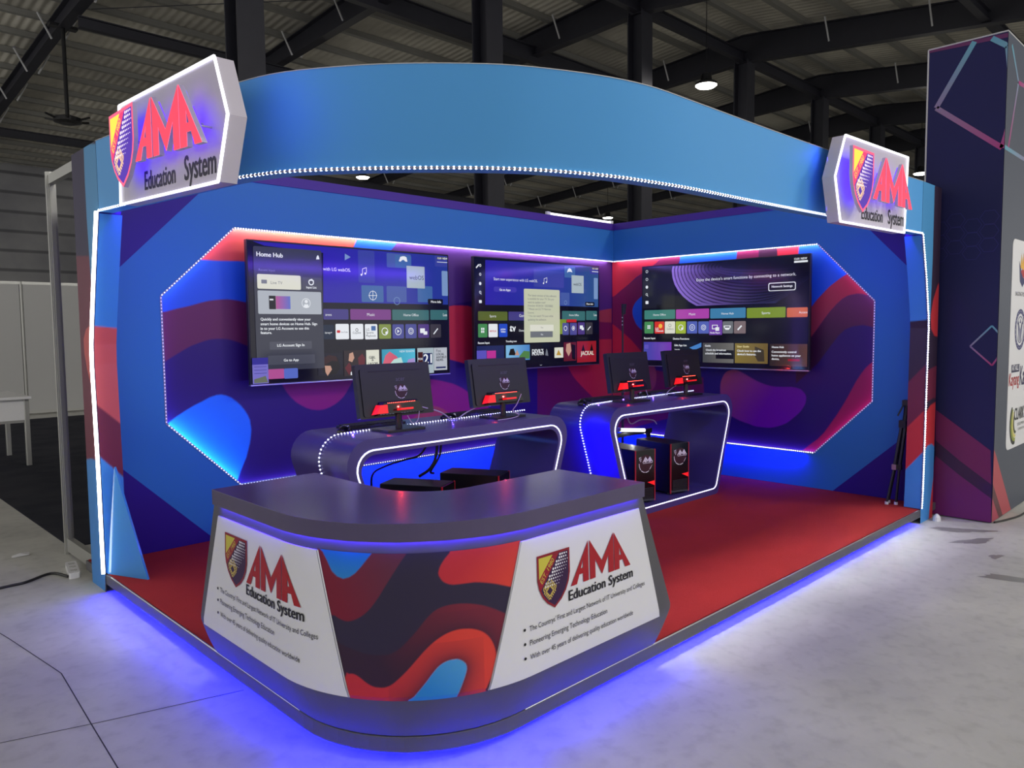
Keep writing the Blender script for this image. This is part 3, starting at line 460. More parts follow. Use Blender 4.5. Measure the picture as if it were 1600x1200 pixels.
ART['tv1'] = [
 ('P',((0.565,0.96),(1.73,0.972),(1.703,0.555),(0.552,0.553)),('G','b1','b2')),
 ('P',((0.039,0.949),(0.565,0.96),(0.552,0.553),(0.563,0.904),(0.119,0.924)),'b1'),
 ('R',0.851,0.706,0.996,0.943,0.01,'b3'),
 ('R',1.106,0.83,1.334,0.938,0.008,'b4'),
 ('R',1.573,0.86,1.713,0.962,0.008,'b3'),
 ('R',1.099,0.566,1.286,0.688,0.008,'b4'),
 ('R',1.394,0.57,1.542,0.698,0.008,'b5'),
 ('R',1.64,0.626,1.702,0.827,0.008,'b6'),
 ('R',0.874,0.562,1.07,0.686,0.008,'b5'),
 ('P',((0.74,0.91),(0.788,0.887),(0.738,0.861)),'b6'),
 ('C',0.974,0.612,0.035,'W',0.004),
 ('L',((0.975,0.649),(0.973,0.574)),0.004,'W'),
 ('L',((0.935,0.611),(1.012,0.613)),0.004,'W'),
 ('C',1.193,0.575,0.03,'b6',0.004),
 ('R',1.182,0.832,1.337,0.927,0.008,'b5'),
 ('P',((1.218,0.882),(1.233,0.915),(1.253,0.921),(1.274,0.922),(1.292,0.914),(1.3,0.882),(1.282,0.881),(1.266,0.893),(1.25,0.892),(1.234,0.878)),'W'),
 ('R',1.29,0.679,1.466,0.85,0.003,'card'),
 ('T','webOS',1.315,0.746,0.141,'K',0),
 ('L',((0.886,0.766),(0.887,0.806),(0.922,0.818),(0.921,0.778)),0.004,'W'),
 ('C',0.877,0.763,0.008,'W',0),
 ('C',0.911,0.773,0.008,'W',0),
 ('T','with LG webOS.',0.557,0.78,0.228,'W',0),
 ('R',1.493,0.555,1.649,0.598,0.01,'K2'),
 ('T','More Info',1.525,0.567,0.103,'W',1),
 ('R',1.592,0.918,1.705,0.937,0.003,'K2'),
 ('T','12:01 NEW',1.599,0.919,0.103,'W',1),
 ('R',1.594,0.894,1.701,0.898,0.001,'W'),
 ('R',0.55,0.431,0.757,0.507,0.008,'cat1'),
 ('T','ames',0.566,0.458,0.051,'W',0),
 ('R',0.772,0.43,1.133,0.509,0.008,'cat2'),
 ('T','Music',0.918,0.459,0.068,'W',0),
 ('R',1.145,0.428,1.501,0.509,0.008,'cat3'),
 ('T','Home Office',1.253,0.459,0.145,'W',0),
 ('R',1.515,0.431,1.692,0.511,0.008,'cat3'),
 ('T','Lea',1.647,0.461,0.042,'W',0),
 ('R',0.547,0.29,0.633,0.394,0.008,'app1'),
 ('T','isney+',0.559,0.33,0.058,'W',0),
 ('R',0.646,0.288,0.757,0.4,0.008,'W'),
 ('T','YouTube',0.689,0.335,0.058,'K',0),
 ('R',0.656,0.335,0.684,0.354,0.004,'r1'),
 ('R',0.771,0.286,0.881,0.4,0.008,'W'),
 ('T','Copilot',0.79,0.327,0.07,'K',0),
 ('C',0.825,0.355,0.012,'K',0.004),
 ('R',0.895,0.284,1.006,0.398,0.008,'W'),
 ('T','LG',0.906,0.349,0.028,'K',0),
 ('T','Sports',0.906,0.326,0.066,'K',0),
 ('T','Playbook',0.905,0.303,0.087,'K',0),
 ('R',0.951,0.349,0.991,0.384,0.004,'b5'),
 ('R',1.02,0.286,1.13,0.397,0.008,'olive'),
 ('C',1.074,0.342,0.03,'W',0.006),
 ('C',1.09,0.331,0.012,'W',0),
 ('R',1.144,0.286,1.252,0.396,0.008,'cat5'),
 ('C',1.198,0.342,0.03,'W',0.005),
 ('P',((1.19,0.357),(1.211,0.342),(1.189,0.328)),'W'),
 ('R',1.266,0.286,1.374,0.397,0.008,'cat5'),
 ('C',1.32,0.342,0.026,'W',0.005),
 ('C',1.32,0.342,0.014,'W',0.004),
 ('R',1.389,0.288,1.499,0.396,0.008,'cat6'),
 ('R',1.41,0.326,1.457,0.363,0.003,'W'),
 ('R',1.443,0.313,1.481,0.34,0.003,'W'),
 ('R',1.513,0.288,1.622,0.396,0.008,'cat7'),
 ('L',((1.545,0.316),(1.589,0.361)),0.01,'W'),
 ('R',0.494,0.031,0.695,0.19,0.002,'m1'),
 ('P',((0.526,0.086),(0.551,0.152),(0.598,0.171),(0.657,0.154),(0.679,0.08),(0.642,0.039),(0.582,0.032),(0.536,0.055)),'m0'),
 ('P',((0.549,0.101),(0.596,0.099),(0.607,0.072),(0.57,0.027),(0.554,0.054)),'skin'),
 ('P',((0.539,0.158),(0.587,0.177),(0.645,0.165),(0.656,0.128),(0.609,0.135),(0.549,0.106)),'m2'),
 ('R',0.707,0.016,0.893,0.205,0.002,'m3'),
 ('P',((0.755,0.182),(0.786,0.192),(0.797,0.149),(0.777,0.118),(0.747,0.13)),'skin'),
 ('P',((0.828,0.148),(0.866,0.179),(0.891,0.146),(0.882,0.071),(0.838,0.051)),'m4'),
 ('P',((0.763,0.044),(0.82,0.084),(0.837,0.025),(0.762,0.023)),'W'),
 ('P',((0.715,0.078),(0.753,0.119),(0.776,0.075),(0.75,0.023)),'m4'),
 ('R',0.901,0.01,1.016,0.204,0.002,'card2'),
 ('T','GIRL',0.926,0.138,0.057,'K',1),
 ('T','LAGOM',0.917,0.093,0.083,'K',1),
 ('T','&',0.947,0.12,0.02,'K',0),
 ('R',1.04,-0.006,1.356,0.205,0.003,('G','t1','t2')),
 ('P',((1.044,0.081),(1.072,0.157),(1.113,0.188),(1.179,0.148),(1.232,0.073)),'pink'),
 ('P',((1.097,0.078),(1.152,0.126),(1.22,0.141),(1.246,0.072)),'mint'),
 ('P',((1.26,0.072),(1.289,0.122),(1.352,0.131),(1.355,0.068)),'lav'),
 ('T','NEW SEASON',1.207,0.178,0.139,'W',0),
 ('R',1.378,-0.015,1.541,0.207,0.002,'card'),
 ('R',1.383,0.082,1.432,0.175,0.001,'r2'),
 ('R',1.434,0.073,1.528,0.165,0.001,'n1'),
 ('T','FOX',1.384,0.112,0.046,'W',1),
 ('T','21',1.441,0.085,0.079,'W',1),
 ('R',1.543,0.023,1.68,0.206,0.002,'card3'),
 ('T','Fox',1.569,0.17,0.048,'K',0),
 ('T','LOCAL',1.568,0.144,0.081,'K',1),
 ('T','&WORLD',1.568,0.12,0.105,'K',1),
 ('T','NEWS',1.567,0.097,0.072,'K',1),
 ('R',1.563,0.038,1.665,0.051,0.001,'n1'),
 ('R',0.037,0.085,0.546,0.917,0.012,'panel'),
 ('T','Home Hub',0.061,0.851,0.188,'W',1),
 ('P',((0.503,0.854),(0.53,0.856),(0.525,0.876),(0.518,0.885),(0.509,0.875)),'W'),
 ('T','Recent Input',0.072,0.754,0.118,'g2',0),
 ('R',0.059,0.636,0.379,0.734,0.01,'card2'),
 ('R',0.088,0.671,0.128,0.697,0.003,'g2'),
 ('T','Live TV',0.155,0.67,0.086,'g1',0),
 ('R',0.388,0.639,0.541,0.726,0.01,'panel2'),
 ('T','Input List',0.421,0.649,0.079,'W',1),
 ('C',0.459,0.692,0.022,'W',0.008),
 ('P',((0.443,0.702),(0.464,0.717),(0.483,0.702)),'W'),
 ('R',0.059,0.468,0.535,0.625,0.008,'g3'),
 ('R',0.138,0.5,0.187,0.591,0.002,'K2'),
 ('R',0.188,0.502,0.295,0.59,0.002,('G','pk','lb')),
 ('R',0.143,0.56,0.17,0.57,0.001,'W'),
 ('C',0.415,0.545,0.034,'W',0.004),
 ('C',0.416,0.557,0.012,'W',0),
 ('P',((0.392,0.515),(0.402,0.537),(0.429,0.537),(0.437,0.515)),'W'),
 ('T','Quickly and conveniently view your',0.074,0.424,0.373,'W',1),
 ('T','smart home devices on Home Hub. Sign',0.073,0.392,0.423,'W',1),
 ('T','in to your LG Account to use this',0.072,0.361,0.36,'W',1),
 ('T','feature.',0.071,0.333,0.08,'W',1),
 ('R',0.132,0.226,0.45,0.28,0.006,'panel2'),
 ('T','LG Account Sign In',0.188,0.245,0.204,'W',1),
 ('R',0.118,0.123,0.472,0.186,0.006,'panel2'),
 ('T','Go to App',0.233,0.143,0.111,'W',1),
 ('R',0.115,0.027,0.234,0.094,0.008,'pk'),
 ('R',0.231,0.024,0.336,0.094,0.008,'lb')]
ART['sticker1'] = [
 (0.002,0.174),
 (0.115,0.001)]
ART['tv2'] = [
 ('P',((0.127,0.937),(1.069,0.948),(1.066,0.56),(0.12,0.556)),('G','b1','b2')),
 ('P',((1.069,0.948),(1.652,0.954),(1.638,0.557),(1.066,0.56)),('G','b2','b7')),
 ('R',0.72,0.73,1.13,0.884,0.01,'b3'),
 ('R',1.14,0.831,1.292,0.936,0.003,'b5'),
 ('P',((1.176,0.877),(1.188,0.91),(1.212,0.921),(1.236,0.912),(1.252,0.881),(1.231,0.887),(1.196,0.886)),'W'),
 ('R',1.51,0.879,1.645,0.933,0.008,'b3'),
 ('R',1.572,0.635,1.633,0.843,0.008,'b6'),
 ('R',1.083,0.567,1.209,0.687,0.008,'b4'),
 ('C',1.153,0.593,0.02,'b6',0.004),
 ('R',1.24,0.687,1.418,0.856,0.003,'card'),
 ('T','webOS',1.266,0.758,0.119,'K',0),
 ('R',1.441,0.565,1.581,0.604,0.01,'K2'),
 ('T','More Info',1.461,0.577,0.099,'W',1),
 ('R',1.541,0.927,1.645,0.944,0.002,'K2'),
 ('T','12:01 NEW',1.548,0.926,0.093,'W',1),
 ('R',1.544,0.901,1.641,0.907,0.001,'W'),
 ('T','Start new experience with LG webOS.',0.222,0.77,0.547,'W',0),
 ('R',0.221,0.671,0.498,0.716,0.02,'pill'),
 ('T','Go to Apps',0.29,0.681,0.132,'W',1),
 ('L',((0.855,0.768),(0.856,0.806),(0.895,0.818),(0.895,0.779)),0.004,'W'),
 ('C',0.848,0.765,0.008,'W',0),
 ('C',0.887,0.777,0.008,'W',0),
 ('L',((0.02,0.865),(0.052,0.895)),0.012,'W'),
 ('C',0.067,0.888,0.012,'W',0.005),
 ('C',0.066,0.813,0.012,'W',0.005),
 ('C',0.064,0.735,0.014,'W',0),
 ('C',0.063,0.662,0.012,'W',0.005),
 ('L',((0.069,0.653),(0.077,0.643)),0.005,'W'),
 ('R',0.048,0.57,0.079,0.595,0.004,'W'),
 ('R',0.035,0.422,0.382,0.5,0.008,'olive2'),
 ('T','Sports',0.169,0.45,0.076,'W',0),
 ('R',0.395,0.423,0.7,0.501,0.008,'cat1'),
 ('T','Games',0.528,0.454,0.1,'W',0),
 ('R',1.1,0.424,1.436,0.514,0.008,'cat3'),
 ('T','Home Office',1.202,0.466,0.141,'W',0),
 ('R',1.452,0.428,1.619,0.518,0.008,'cat3'),
 ('T','Lea',1.57,0.468,0.045,'W',0),
 ('R',0.033,0.278,0.139,0.393,0.008,'grn'),
 ('R',0.068,0.341,0.083,0.36,0.001,'W'),
 ('R',0.089,0.341,0.104,0.36,0.001,'W'),
 ('R',0.067,0.317,0.083,0.336,0.001,'W'),
 ('R',0.088,0.317,0.103,0.336,0.001,'W'),
 ('R',0.153,0.278,0.261,0.393,0.008,'W'),
 ('T','NETFLIX',0.167,0.323,0.078,'r1',1),
 ('R',0.276,0.278,0.379,0.393,0.008,'pv'),
 ('T','prime',0.299,0.339,0.057,'W',1),
 ('T','video',0.299,0.317,0.057,'W',1),
 ('T','tv',0.41,0.326,0.071,'W',1),
 ('C',0.421,0.338,0.012,'W',0),
 ('T','Disney',0.523,0.324,0.074,'W',0),
 ('R',1.065,0.295,1.159,0.434,0.008,'olive3'),
 ('R',1.165,0.407,1.306,0.434,0.002,'r1'),
 ('R',1.104,0.286,1.194,0.4,0.008,'cat5'),
 ('C',1.148,0.349,0.024,'W',0.006),
 ('R',1.211,0.285,1.312,0.4,0.008,'cat5'),
 ('C',1.261,0.35,0.022,'W',0.005),
 ('C',1.261,0.35,0.01,'W',0),
 ('R',1.328,0.288,1.429,0.406,0.008,'cat6'),
 ('R',1.356,0.342,1.402,0.375,0.003,'W'),
 ('R',1.382,0.33,1.416,0.356,0.003,'W'),
 ('R',1.447,0.289,1.549,0.406,0.008,'cat7'),
 ('L',((1.473,0.33),(1.518,0.366)),0.01,'W'),
 ('T','Recent Input',0.03,0.222,0.133,'W',1),
 ('T','Trending now',0.358,0.231,0.134,'W',1),
 ('R',0.014,0.088,0.335,0.205,0.002,'n1'),
 ('R',0.013,0.095,0.125,0.166,0.001,'lav2'),
 ('R',0.129,0.096,0.236,0.162,0.001,'pk2'),
 ('R',0.357,0.067,0.658,0.204,0.002,('G','sky2','sky1')),
 ('P',((0.39,0.116),(0.412,0.17),(0.454,0.174),(0.481,0.113)),'m0'),
 ('P',((0.467,0.114),(0.496,0.163),(0.523,0.112)),'skin'),
 ('P',((0.523,0.102),(0.581,0.15),(0.656,0.143),(0.655,0.077),(0.523,0.082)),'grn2'),
 ('T',"DEVIL'S",0.689,0.127,0.149,'W',1),
 ('T','MOUTH',0.689,0.104,0.149,'W',1),
 ('P',((0.863,0.101),(0.879,0.163),(0.894,0.142),(0.903,0.095)),'g2'),
 ('R',0.99,0.072,1.112,0.169,0.002,'card2'),
 ('P',((1.015,0.097),(1.046,0.149),(1.085,0.095)),'gold'),
 ('R',1.12,0.036,1.3,0.216,0.002,'m4'),
 ('P',((1.158,0.199),(1.215,0.209),(1.23,0.133),(1.189,0.081),(1.15,0.135)),'skin'),
 ('P',((1.231,0.198),(1.288,0.186),(1.287,0.045),(1.238,0.057)),'m0'),
 ('R',1.312,0.016,1.603,0.222,0.002,'r3'),
 ('P',((1.379,0.129),(1.405,0.194),(1.43,0.128)),'m0'),
 ('P',((1.507,0.126),(1.533,0.197),(1.558,0.125)),'m0'),
 ('T','JACKAL',1.367,0.085,0.198,'card2',1),
 ('R',0.588,0.222,1.066,0.708,0.012,'pop'),
 ('T','The latest version of the software',0.637,0.641,0.383,'g1',0),
 ('T','is available for your TV. Do you',0.637,0.611,0.348,'g1',0),
 ('T','want to update now?',0.637,0.579,0.232,'g1',0),
 ('T','(Version: 43.04.54 / 50DS0B0)',0.636,0.548,0.336,'g1',0),
 ('T','* Please use LG TV Remote',0.636,0.518,0.305,'g1',0),
 ('T','Control.',0.635,0.485,0.083,'g1',0),
 ('T','* You can watch TV even while',0.635,0.455,0.339,'g1',0),
 ('T','updating the software.',0.635,0.422,0.247,'g1',0),
 ('R',0.663,0.327,0.979,0.384,0.003,'card2'),
 ('T','Yes',0.803,0.351,0.033,'g1',0),
 ('R',0.667,0.268,0.966,0.323,0.003,'g1'),
 ('T','No',0.805,0.287,0.03,'W',0),
 ('P',((0.784,0.018),(0.802,0.008),(0.823,0.016),(0.802,0.012)),'W')]
ART['tv3arcs'] = {'c': [0.837,0.85],'r': [(0.337,0.823),(1.346,0.768)]}
ART['tv3'] = [
 ('R',0.003,0.554,0.373,0.976,0.002,'v3bg'),
 ('RINGS',),
 ('C',0.053,0.912,0.014,'W',0.004),
 ('C',0.053,0.836,0.014,'W',0.004),
 ('C',0.053,0.761,0.015,'W',0),
 ('C',0.051,0.69,0.012,'W',0.004),
 ('L',((0.058,0.681),(0.067,0.67)),0.005,'W'),
 ('R',0.038,0.596,0.072,0.626,0.004,'W'),
 ('T',"Enjoy the device's smart functions by connecting to a network.",0.611,0.788,0.957,'W',0),
 ('R',1.322,0.666,1.567,0.737,0.014,'W'),
 ('R',1.329,0.672,1.56,0.73,0.012,'K2'),
 ('T','Network Settings',1.353,0.695,0.185,'W',1),
 ('R',1.544,0.887,1.663,0.939,0.002,'K2'),
 ('T','12:01 NEW',1.551,0.917,0.109,'W',1),
 ('R',1.549,0.893,1.667,0.909,0.001,'W'),
 ('R',0.025,0.446,0.38,0.535,0.008,'cat3b'),
 ('T','Home Office',0.13,0.479,0.144,'W',0),
 ('R',0.39,0.444,0.746,0.534,0.008,'cat2b'),
 ('T','Music',0.532,0.476,0.071,'W',0),
 ('R',0.758,0.442,1.112,0.533,0.008,'hub'),
 ('T','Home Hub',0.873,0.475,0.122,'W',0),
 ('R',1.123,0.439,1.481,0.528,0.008,'olive3'),
 ('T','Sports',1.264,0.471,0.078,'W',0),
 ('R',1.492,0.439,1.673,0.52,0.008,'or1'),
 ('T','Access',1.598,0.47,0.073,'W',0),
 ('R',0.026,0.308,0.133,0.423,0.008,'grn'),
 ('R',0.062,0.373,0.076,0.389,0.001,'W'),
 ('R',0.082,0.373,0.096,0.389,0.001,'W'),
 ('R',0.062,0.353,0.076,0.369,0.001,'W'),
 ('R',0.082,0.353,0.096,0.369,0.001,'W'),
 ('R',0.147,0.307,0.258,0.422,0.008,'r4'),
 ('C',0.214,0.379,0.022,'or2',0),
 ('T','LG',0.158,0.343,0.034,'W',1),
 ('T','Channels',0.158,0.324,0.089,'W',1),
 ('R',0.265,0.307,0.381,0.422,0.008,'card2'),
 ('C',0.322,0.384,0.016,'g1',0.004),
 ('T','Gallery',0.288,0.342,0.076,'g1',0),
 ('R',0.388,0.306,0.5,0.421,0.008,'olive4'),
 ('C',0.445,0.363,0.028,'W',0.006),
 ('C',0.46,0.352,0.012,'W',0),
 ('R',0.513,0.306,0.623,0.419,0.008,'cat5b'),
 ('C',0.569,0.362,0.03,'W',0.005),
 ('C',0.569,0.362,0.012,'W',0.004),
 ('R',0.634,0.305,0.746,0.417,0.008,'cat5b'),
 ('C',0.69,0.361,0.026,'W',0.005),
 ('C',0.69,0.361,0.013,'W',0.004),
 ('R',0.747,0.292,0.882,0.426,0.008,'cat6b'),
 ('R',0.778,0.344,0.837,0.384,0.003,'W'),
 ('R',0.785,0.351,0.83,0.378,0.001,'cat6b'),
 ('R',0.813,0.329,0.852,0.362,0.003,'W'),
 ('T','Media Player',0.759,0.305,0.103,'W',1),
 ('R',0.887,0.305,0.991,0.414,0.008,'g1'),
 ('P',((0.898,0.376),(0.967,0.376),(0.968,0.361),(0.949,0.337),(0.918,0.337),(0.898,0.361)),'W'),
 ('R',0.909,0.356,0.957,0.37,0.001,'g1'),
 ('R',1.0,0.304,1.115,0.414,0.008,'cat7b'),
 ('L',((1.037,0.336),(1.075,0.374)),0.014,'W'),
 ('T','Recent Input',0.023,0.253,0.133,'W',1),
 ('T','Device Functions',0.36,0.248,0.177,'W',1),
 ('R',0.019,0.047,0.342,0.225,0.002,('G','v4','v5')),
 ('R',0.026,0.157,0.077,0.198,0.008,'lav2'),
 ('R',0.361,0.041,0.67,0.223,0.002,'m1'),
 ('P',((0.54,0.173),(0.669,0.221),(0.669,0.18),(0.593,0.151)),'sky1'),
 ('T','Edit App List',0.377,0.186,0.133,'W',1),
 ('T','Customize',0.378,0.151,0.057,'W',1),
 ('R',0.684,0.038,1.0,0.219,0.002,('G','gy1','gy2')),
 ('R',0.82,0.075,0.999,0.154,0.002,'K2'),
 ('T','Guide',0.707,0.184,0.058,'W',1),
 ('T','Check the broadcast',0.717,0.146,0.206,'W',1),
 ('T','schedule and information.',0.71,0.114,0.268,'W',1),
 ('R',1.012,0.04,1.326,0.217,0.002,('G','gd1','gd2')),
 ('P',((1.204,0.19),(1.289,0.16),(1.296,0.06),(1.234,0.059),(1.205,0.106)),'gd3'),
 ('T','User Guide',1.034,0.18,0.114,'cr',1),
 ('T','Check how to use the',1.034,0.142,0.228,'W',1),
 ('T',"device's features.",1.035,0.111,0.182,'W',1),
 ('R',1.343,0.024,1.676,0.214,0.002,('G','br1','br2')),
 ('R',1.508,0.068,1.613,0.086,0.004,'r3'),
 ('T','Home Hub',1.364,0.178,0.106,'W',1),
 ('T','Conveniently control',1.362,0.137,0.219,'W',1),
 ('T','home appliances on your',1.363,0.106,0.258,'W',1),
 ('T','device.',1.363,0.076,0.068,'W',1)]
ART['signL'] = {'poly': [(-1.975,2.522),(-0.924,2.477),(-0.829,2.251),(-0.931,2.027),(-2.012,2.076)],'shield': [(-1.889,2.455),(-1.58,2.429),(-1.747,2.11)],'ama': [(-1.573,2.192),(-1.379,2.416),(-1.067,2.398),(-0.886,2.151)],'txt': [(-1.693,2.1),(-0.95,2.062)]}
ART['signR'] = {'poly': [(3.087,2.539),(4.083,2.563),(4.049,2.074),(3.042,2.056),(2.962,2.297)],'shield': [(3.017,2.462),(3.319,2.46),(3.143,2.111)],'ama': [(3.316,2.205),(3.507,2.466),(3.806,2.463),(3.963,2.205)],'txt': [(3.348,2.099),(4.046,2.115)]}
# ================================================================ THE HALL
def hall():
    b = MB(); b.box(-14, 60, -14, 41, -.2, 0); struct(b.build('floor', 'floor'))
    # sawn joints in the slab
    for pts in ([(-.62, 2.9), (-.545, 2.4), (-.47, 1.8), (-.51, 1.2), (-.56, .4), (-.6, -1.5)], [(-2.5, 1.5), (-.9, 1.36), (-.47, 1.22), (.02, 1.08)]):
        b = MB()
        for p, q in zip(pts[:-1], pts[1:]):
            d = (Vector(q)-Vector(p)).normalized(); n = Vector((-d.y, d.x))*.0022
            b.add([(p[0]+n.x, p[1]+n.y, .0006), (p[0]-n.x, p[1]-n.y, .0006), (q[0]-n.x, q[1]-n.y, .0006), (q[0]+n.x, q[1]+n.y, .0006)], [(0, 1, 2, 3)])
        o = b.build('trim_1', mat('joint_dark', sr(58, 58, 60), .8)); struct(o)
    RY, RZ = 11.3, 11.15       # ridge line (top of rafters)
    zf = lambda y: RZ-.066*(y-RY) if y > RY else RZ-.13*(RY-y)
    b = MB()
    for y0, y1 in ((-14, RY), (RY, 41)):
        b.add([(-14, y0, zf(y0)+.2), (60, y0, zf(y0)+.2), (60, y1, zf(y1)+.2), (-14, y1, zf(y1)+.2)], [(0, 1, 2, 3)])
        b.add([(-14, y0, zf(y0)+.32), (60, y0, zf(y0)+.32), (60, y1, zf(y1)+.32), (-14, y1, zf(y1)+.32)], [(3, 2, 1, 0)])
    struct(b.build('ceiling', 'roof'))
    b = MB(); b.box(-14, 60, 40, 40.3, 0, 9.4); struct(b.build('wall_far', 'siding'))
    b = MB(); b.box(59.7, 60, -14, 40, 0, 11.4); struct(b.build('wall_right', 'siding'))
    # purlins under the sheets
    first = None
    for k, y in enumerate([11.7+1.45*i for i in range(20)]+[10.6-1.45*i for i in range(12)]):
        if first is None:
            b = MB(); b.box(-14, 59.6, -.05, .05, 0, .16); b.box(-14, 59.6, .05, .11, 0, .02)
            first = o = b.build('roof_purlin', 'purlin')
        else: o = first.copy(); COL.objects.link(o)
        o.location = (0, y, zf(y)+.03); tag(o, 'long thin roof purlin under the corrugated ceiling sheets', 'purlin', 'roof purlins')
    # columns with a rafter to either side
    names = ['nearest', 'second nearest', 'third', 'fourth', 'fifth', 'sixth', 'farthest']
    xs = [5.03+5.84*i for i in range(7)]
    def hcol():
        m = MB(); m.box(-.25, .25, -.25, -.215, 0, 10.3); m.box(-.25, .25, .215, .25, 0, 10.3); m.box(-.02, .02, -.22, .22, 0, 10.3)
        m.box(-.3, .3, -.32, .32, 0, .03); return m
    c0 = None
    for i, x in enumerate(xs):
        lab = f'dark steel H-column in the ridge row behind the booth, {names[i]} of the row'
        if c0 is None: o = c0 = hcol().build('steel_column', 'steel')
        else: o = c0.copy(); COL.objects.link(o)
        o.location = (x, RY, 0); tag(o, lab, 'column', 'steel columns')
    def raf(sg, L, d0, d1):
        m = MB(); s = .066 if sg > 0 else .13; n = 12
        for k in range(n):
            a, c = L*k/n, L*(k+1)/n; da, dc = d0+(d1-d0)*min(1, a/12), d0+(d1-d0)*min(1, c/12)
            for (u0, u1, w) in ((0, .03, .14), (-1, -1, .012), (-2, -2, .14)):
                if u0 == 0: z = (0, -.03, 0, -.03)
                elif u0 == -1: z = (-.03, -da+.03, -.03, -dc+.03)
                else: z = (-da+.03, -da, -dc+.03, -dc)
                y0, y1 = sg*a, sg*c
                m.add([(-w, y0, z[0]-s*a), (w, y0, z[0]-s*a), (w, y0, z[1]-s*a), (-w, y0, z[1]-s*a), (-w, y1, z[2]-s*c), (w, y1, z[2]-s*c), (w, y1, z[3]-s*c), (-w, y1, z[3]-s*c)],
                      [(0, 1, 2, 3), (4, 7, 6, 5), (0, 4, 5, 1), (1, 5, 6, 2), (2, 6, 7, 3), (3, 7, 4, 0)])
        return m
    def stays(sg, L, s):
        out = []
        for k in range(1, int(L/2.9)):
            y = sg*2.9*k
            for dx in (-.2, .2): m = MB(); m.tube([(dx*.75, y, -.62-s*abs(y)), (dx*2.4, y, .02-s*abs(y))], .028, 5); out.append(m)
        return out
    for sg, L, d0, d1, s, side in ((1, 28.6, .9, .46, .066, 'rear'), (-1, 20, .9, .66, .13, 'front')):
        r0 = None
        for i, x in enumerate(xs):
            lab = f'dark steel I-beam rafter on the {side} roof slope at the {names[i]} column'
            if r0 is None:
                r0 = o = raf(sg, L, d0, d1).build('roof_rafter', 'steel'); st = [part(m, 'flange_brace', 'rib', o) for m in stays(sg, L, s)]
            else:
                o = r0.copy(); COL.objects.link(o)
                for e in st: c = e.copy(); COL.objects.link(c); c.parent = o
            o.location = (x, RY, RZ+.02); tag(o, lab, 'rafter', 'roof rafters')
    # lengthwise ties
    t0 = None
    for y, z, h, lab in ((RY, 10.28, .34, 'dark steel tie beam running along the tops of the columns'), (15.4, 9.95, .5, 'deep dark steel tie beam crossing under the rear rafters next to the columns'), (21.0, 9.6, .3, 'thin dark steel tie beam halfway down the rear roof slope'), (31.5, 8.75, .3, 'thin dark steel tie beam near the far wall'), (4.2, 9.55, .3, 'dark steel tie beam above the front roof slope')):
        X0 = 5.05 if 14 < y < 25 else -14; b = MB(); b.box(X0, 59.6, y-.1, y+.1, z, z+.03); b.box(X0, 59.6, y-.1, y+.1, z+h-.03, z+h); b.box(X0, 59.6, y-.015, y+.015, z+.03, z+h-.03)
        tag(b.build('tie_beam', 'steel'), lab, 'beam')
    # bracing wires
    b = MB(); b.tube([(5.3, 20.7, 10.05), (10.6, 15.8, 10.35)], .012, 5); tag(b.build('bracing_wire', 'steel'), 'thin diagonal bracing wire under the roof at upper left', 'wire')
    # high-bay lamps
    def bay(loc, label, w=260):
        t = thing('high_bay_lamp', label, 'lamp', loc, 0, 'high bay lamps')
        b = MB(); b.loft([[(r*math.cos(a*PI/8), r*math.sin(a*PI/8), z) for a in range(16)] for r, z in ((.30, 0), (.30, .06), (.16, .14), (.14, .3), (.05, .34))]); part(b, 'housing', 'black', t)
        b = MB(); b.loft([[(r*math.cos(a*PI/8), r*math.sin(a*PI/8), z) for a in range(16)] for r, z in ((.24, -.05), (.30, -.001))]); part(b, 'lens', 'lamp', t)
        zt = zf(loc[1])-loc[2]; b = MB(); b.tube([(0, 0, .34), (0, 0, zt+.18)], .012, 6); part(b, 'hanger', 'black', t)
        bulb('high_bay_light', (loc[0], loc[1], loc[2]-.06), w, (1, .95, .85), .1)
    bay((17.9, 9.9, 8.25), 'bright high bay lamp above the right half of the blue header', 240)
    bay((18.4, 27.9, 8.45), 'small bright high bay lamp seen under the left of the blue header')
    bay((35.0, 27.0, 8.1), 'tiny bright high bay lamp seen above the booth corner under the header')
    bay((36.2, 10.1, 8.3), 'high bay lamp glowing between the right sign and the tall navy tower')
    # hanging pole with a round head
    t = thing('hanging_pole', 'black pole hanging from the rafter at upper left with a round spoked head', 'ceiling fan', (5.03, 22.35, 7.35))
    b = MB(); b.tube([(0, 0, .2), (0, 0, 2.62)], .055, 8); part(b, 'pole', 'black', t)
    b = MB(); b.loft([[(r*math.cos(a*PI/8), r*math.sin(a*PI/8), z) for a in range(16)] for r, z in ((.2, 0), (.36, .05), (.36, .16), (.12, .24))]); part(b, 'hub', 'black', t)
    for k in range(6):
        b = MB(); a = k*PI/3+.3; b.tube([(.3*math.cos(a), .3*math.sin(a), .1), (.62*math.cos(a), .62*math.sin(a), .17)], .03, 5); part(b, 'spoke', 'black', t)
    b = MB(); b.box(-.35, .35, -.12, .12, 2.6, 2.68); part(b, 'mounting_plate', 'black', t)
    # neighbouring area on the left
    b = MB(); b.box(.11, 4.8, 3.95, 13.4, 0, .006); tag(b.build('floor_carpet', 'darkcarpet'), 'dark blue grey carpet on the hall floor left of the booth', 'carpet')
    t = thing('partition_wall', 'long white exhibition partition wall behind the white table on the left', 'partition', (-4, 14.2, 0))
    for k in range(14):
        b = MB(); b.box(k+.03, k+.97, -.012, .012, .08, 2.38); part(b, 'panel', 'partition', t)
    for k in range(15):
        b = MB(); b.tube([(k, 0, 0), (k, 0, 2.43)], .025, 8); part(b, 'post', 'alu', t)
    b = MB(); b.box(0, 14, -.015, .015, 2.38, 2.43); part(b, 'top_rail', 'alu', t)
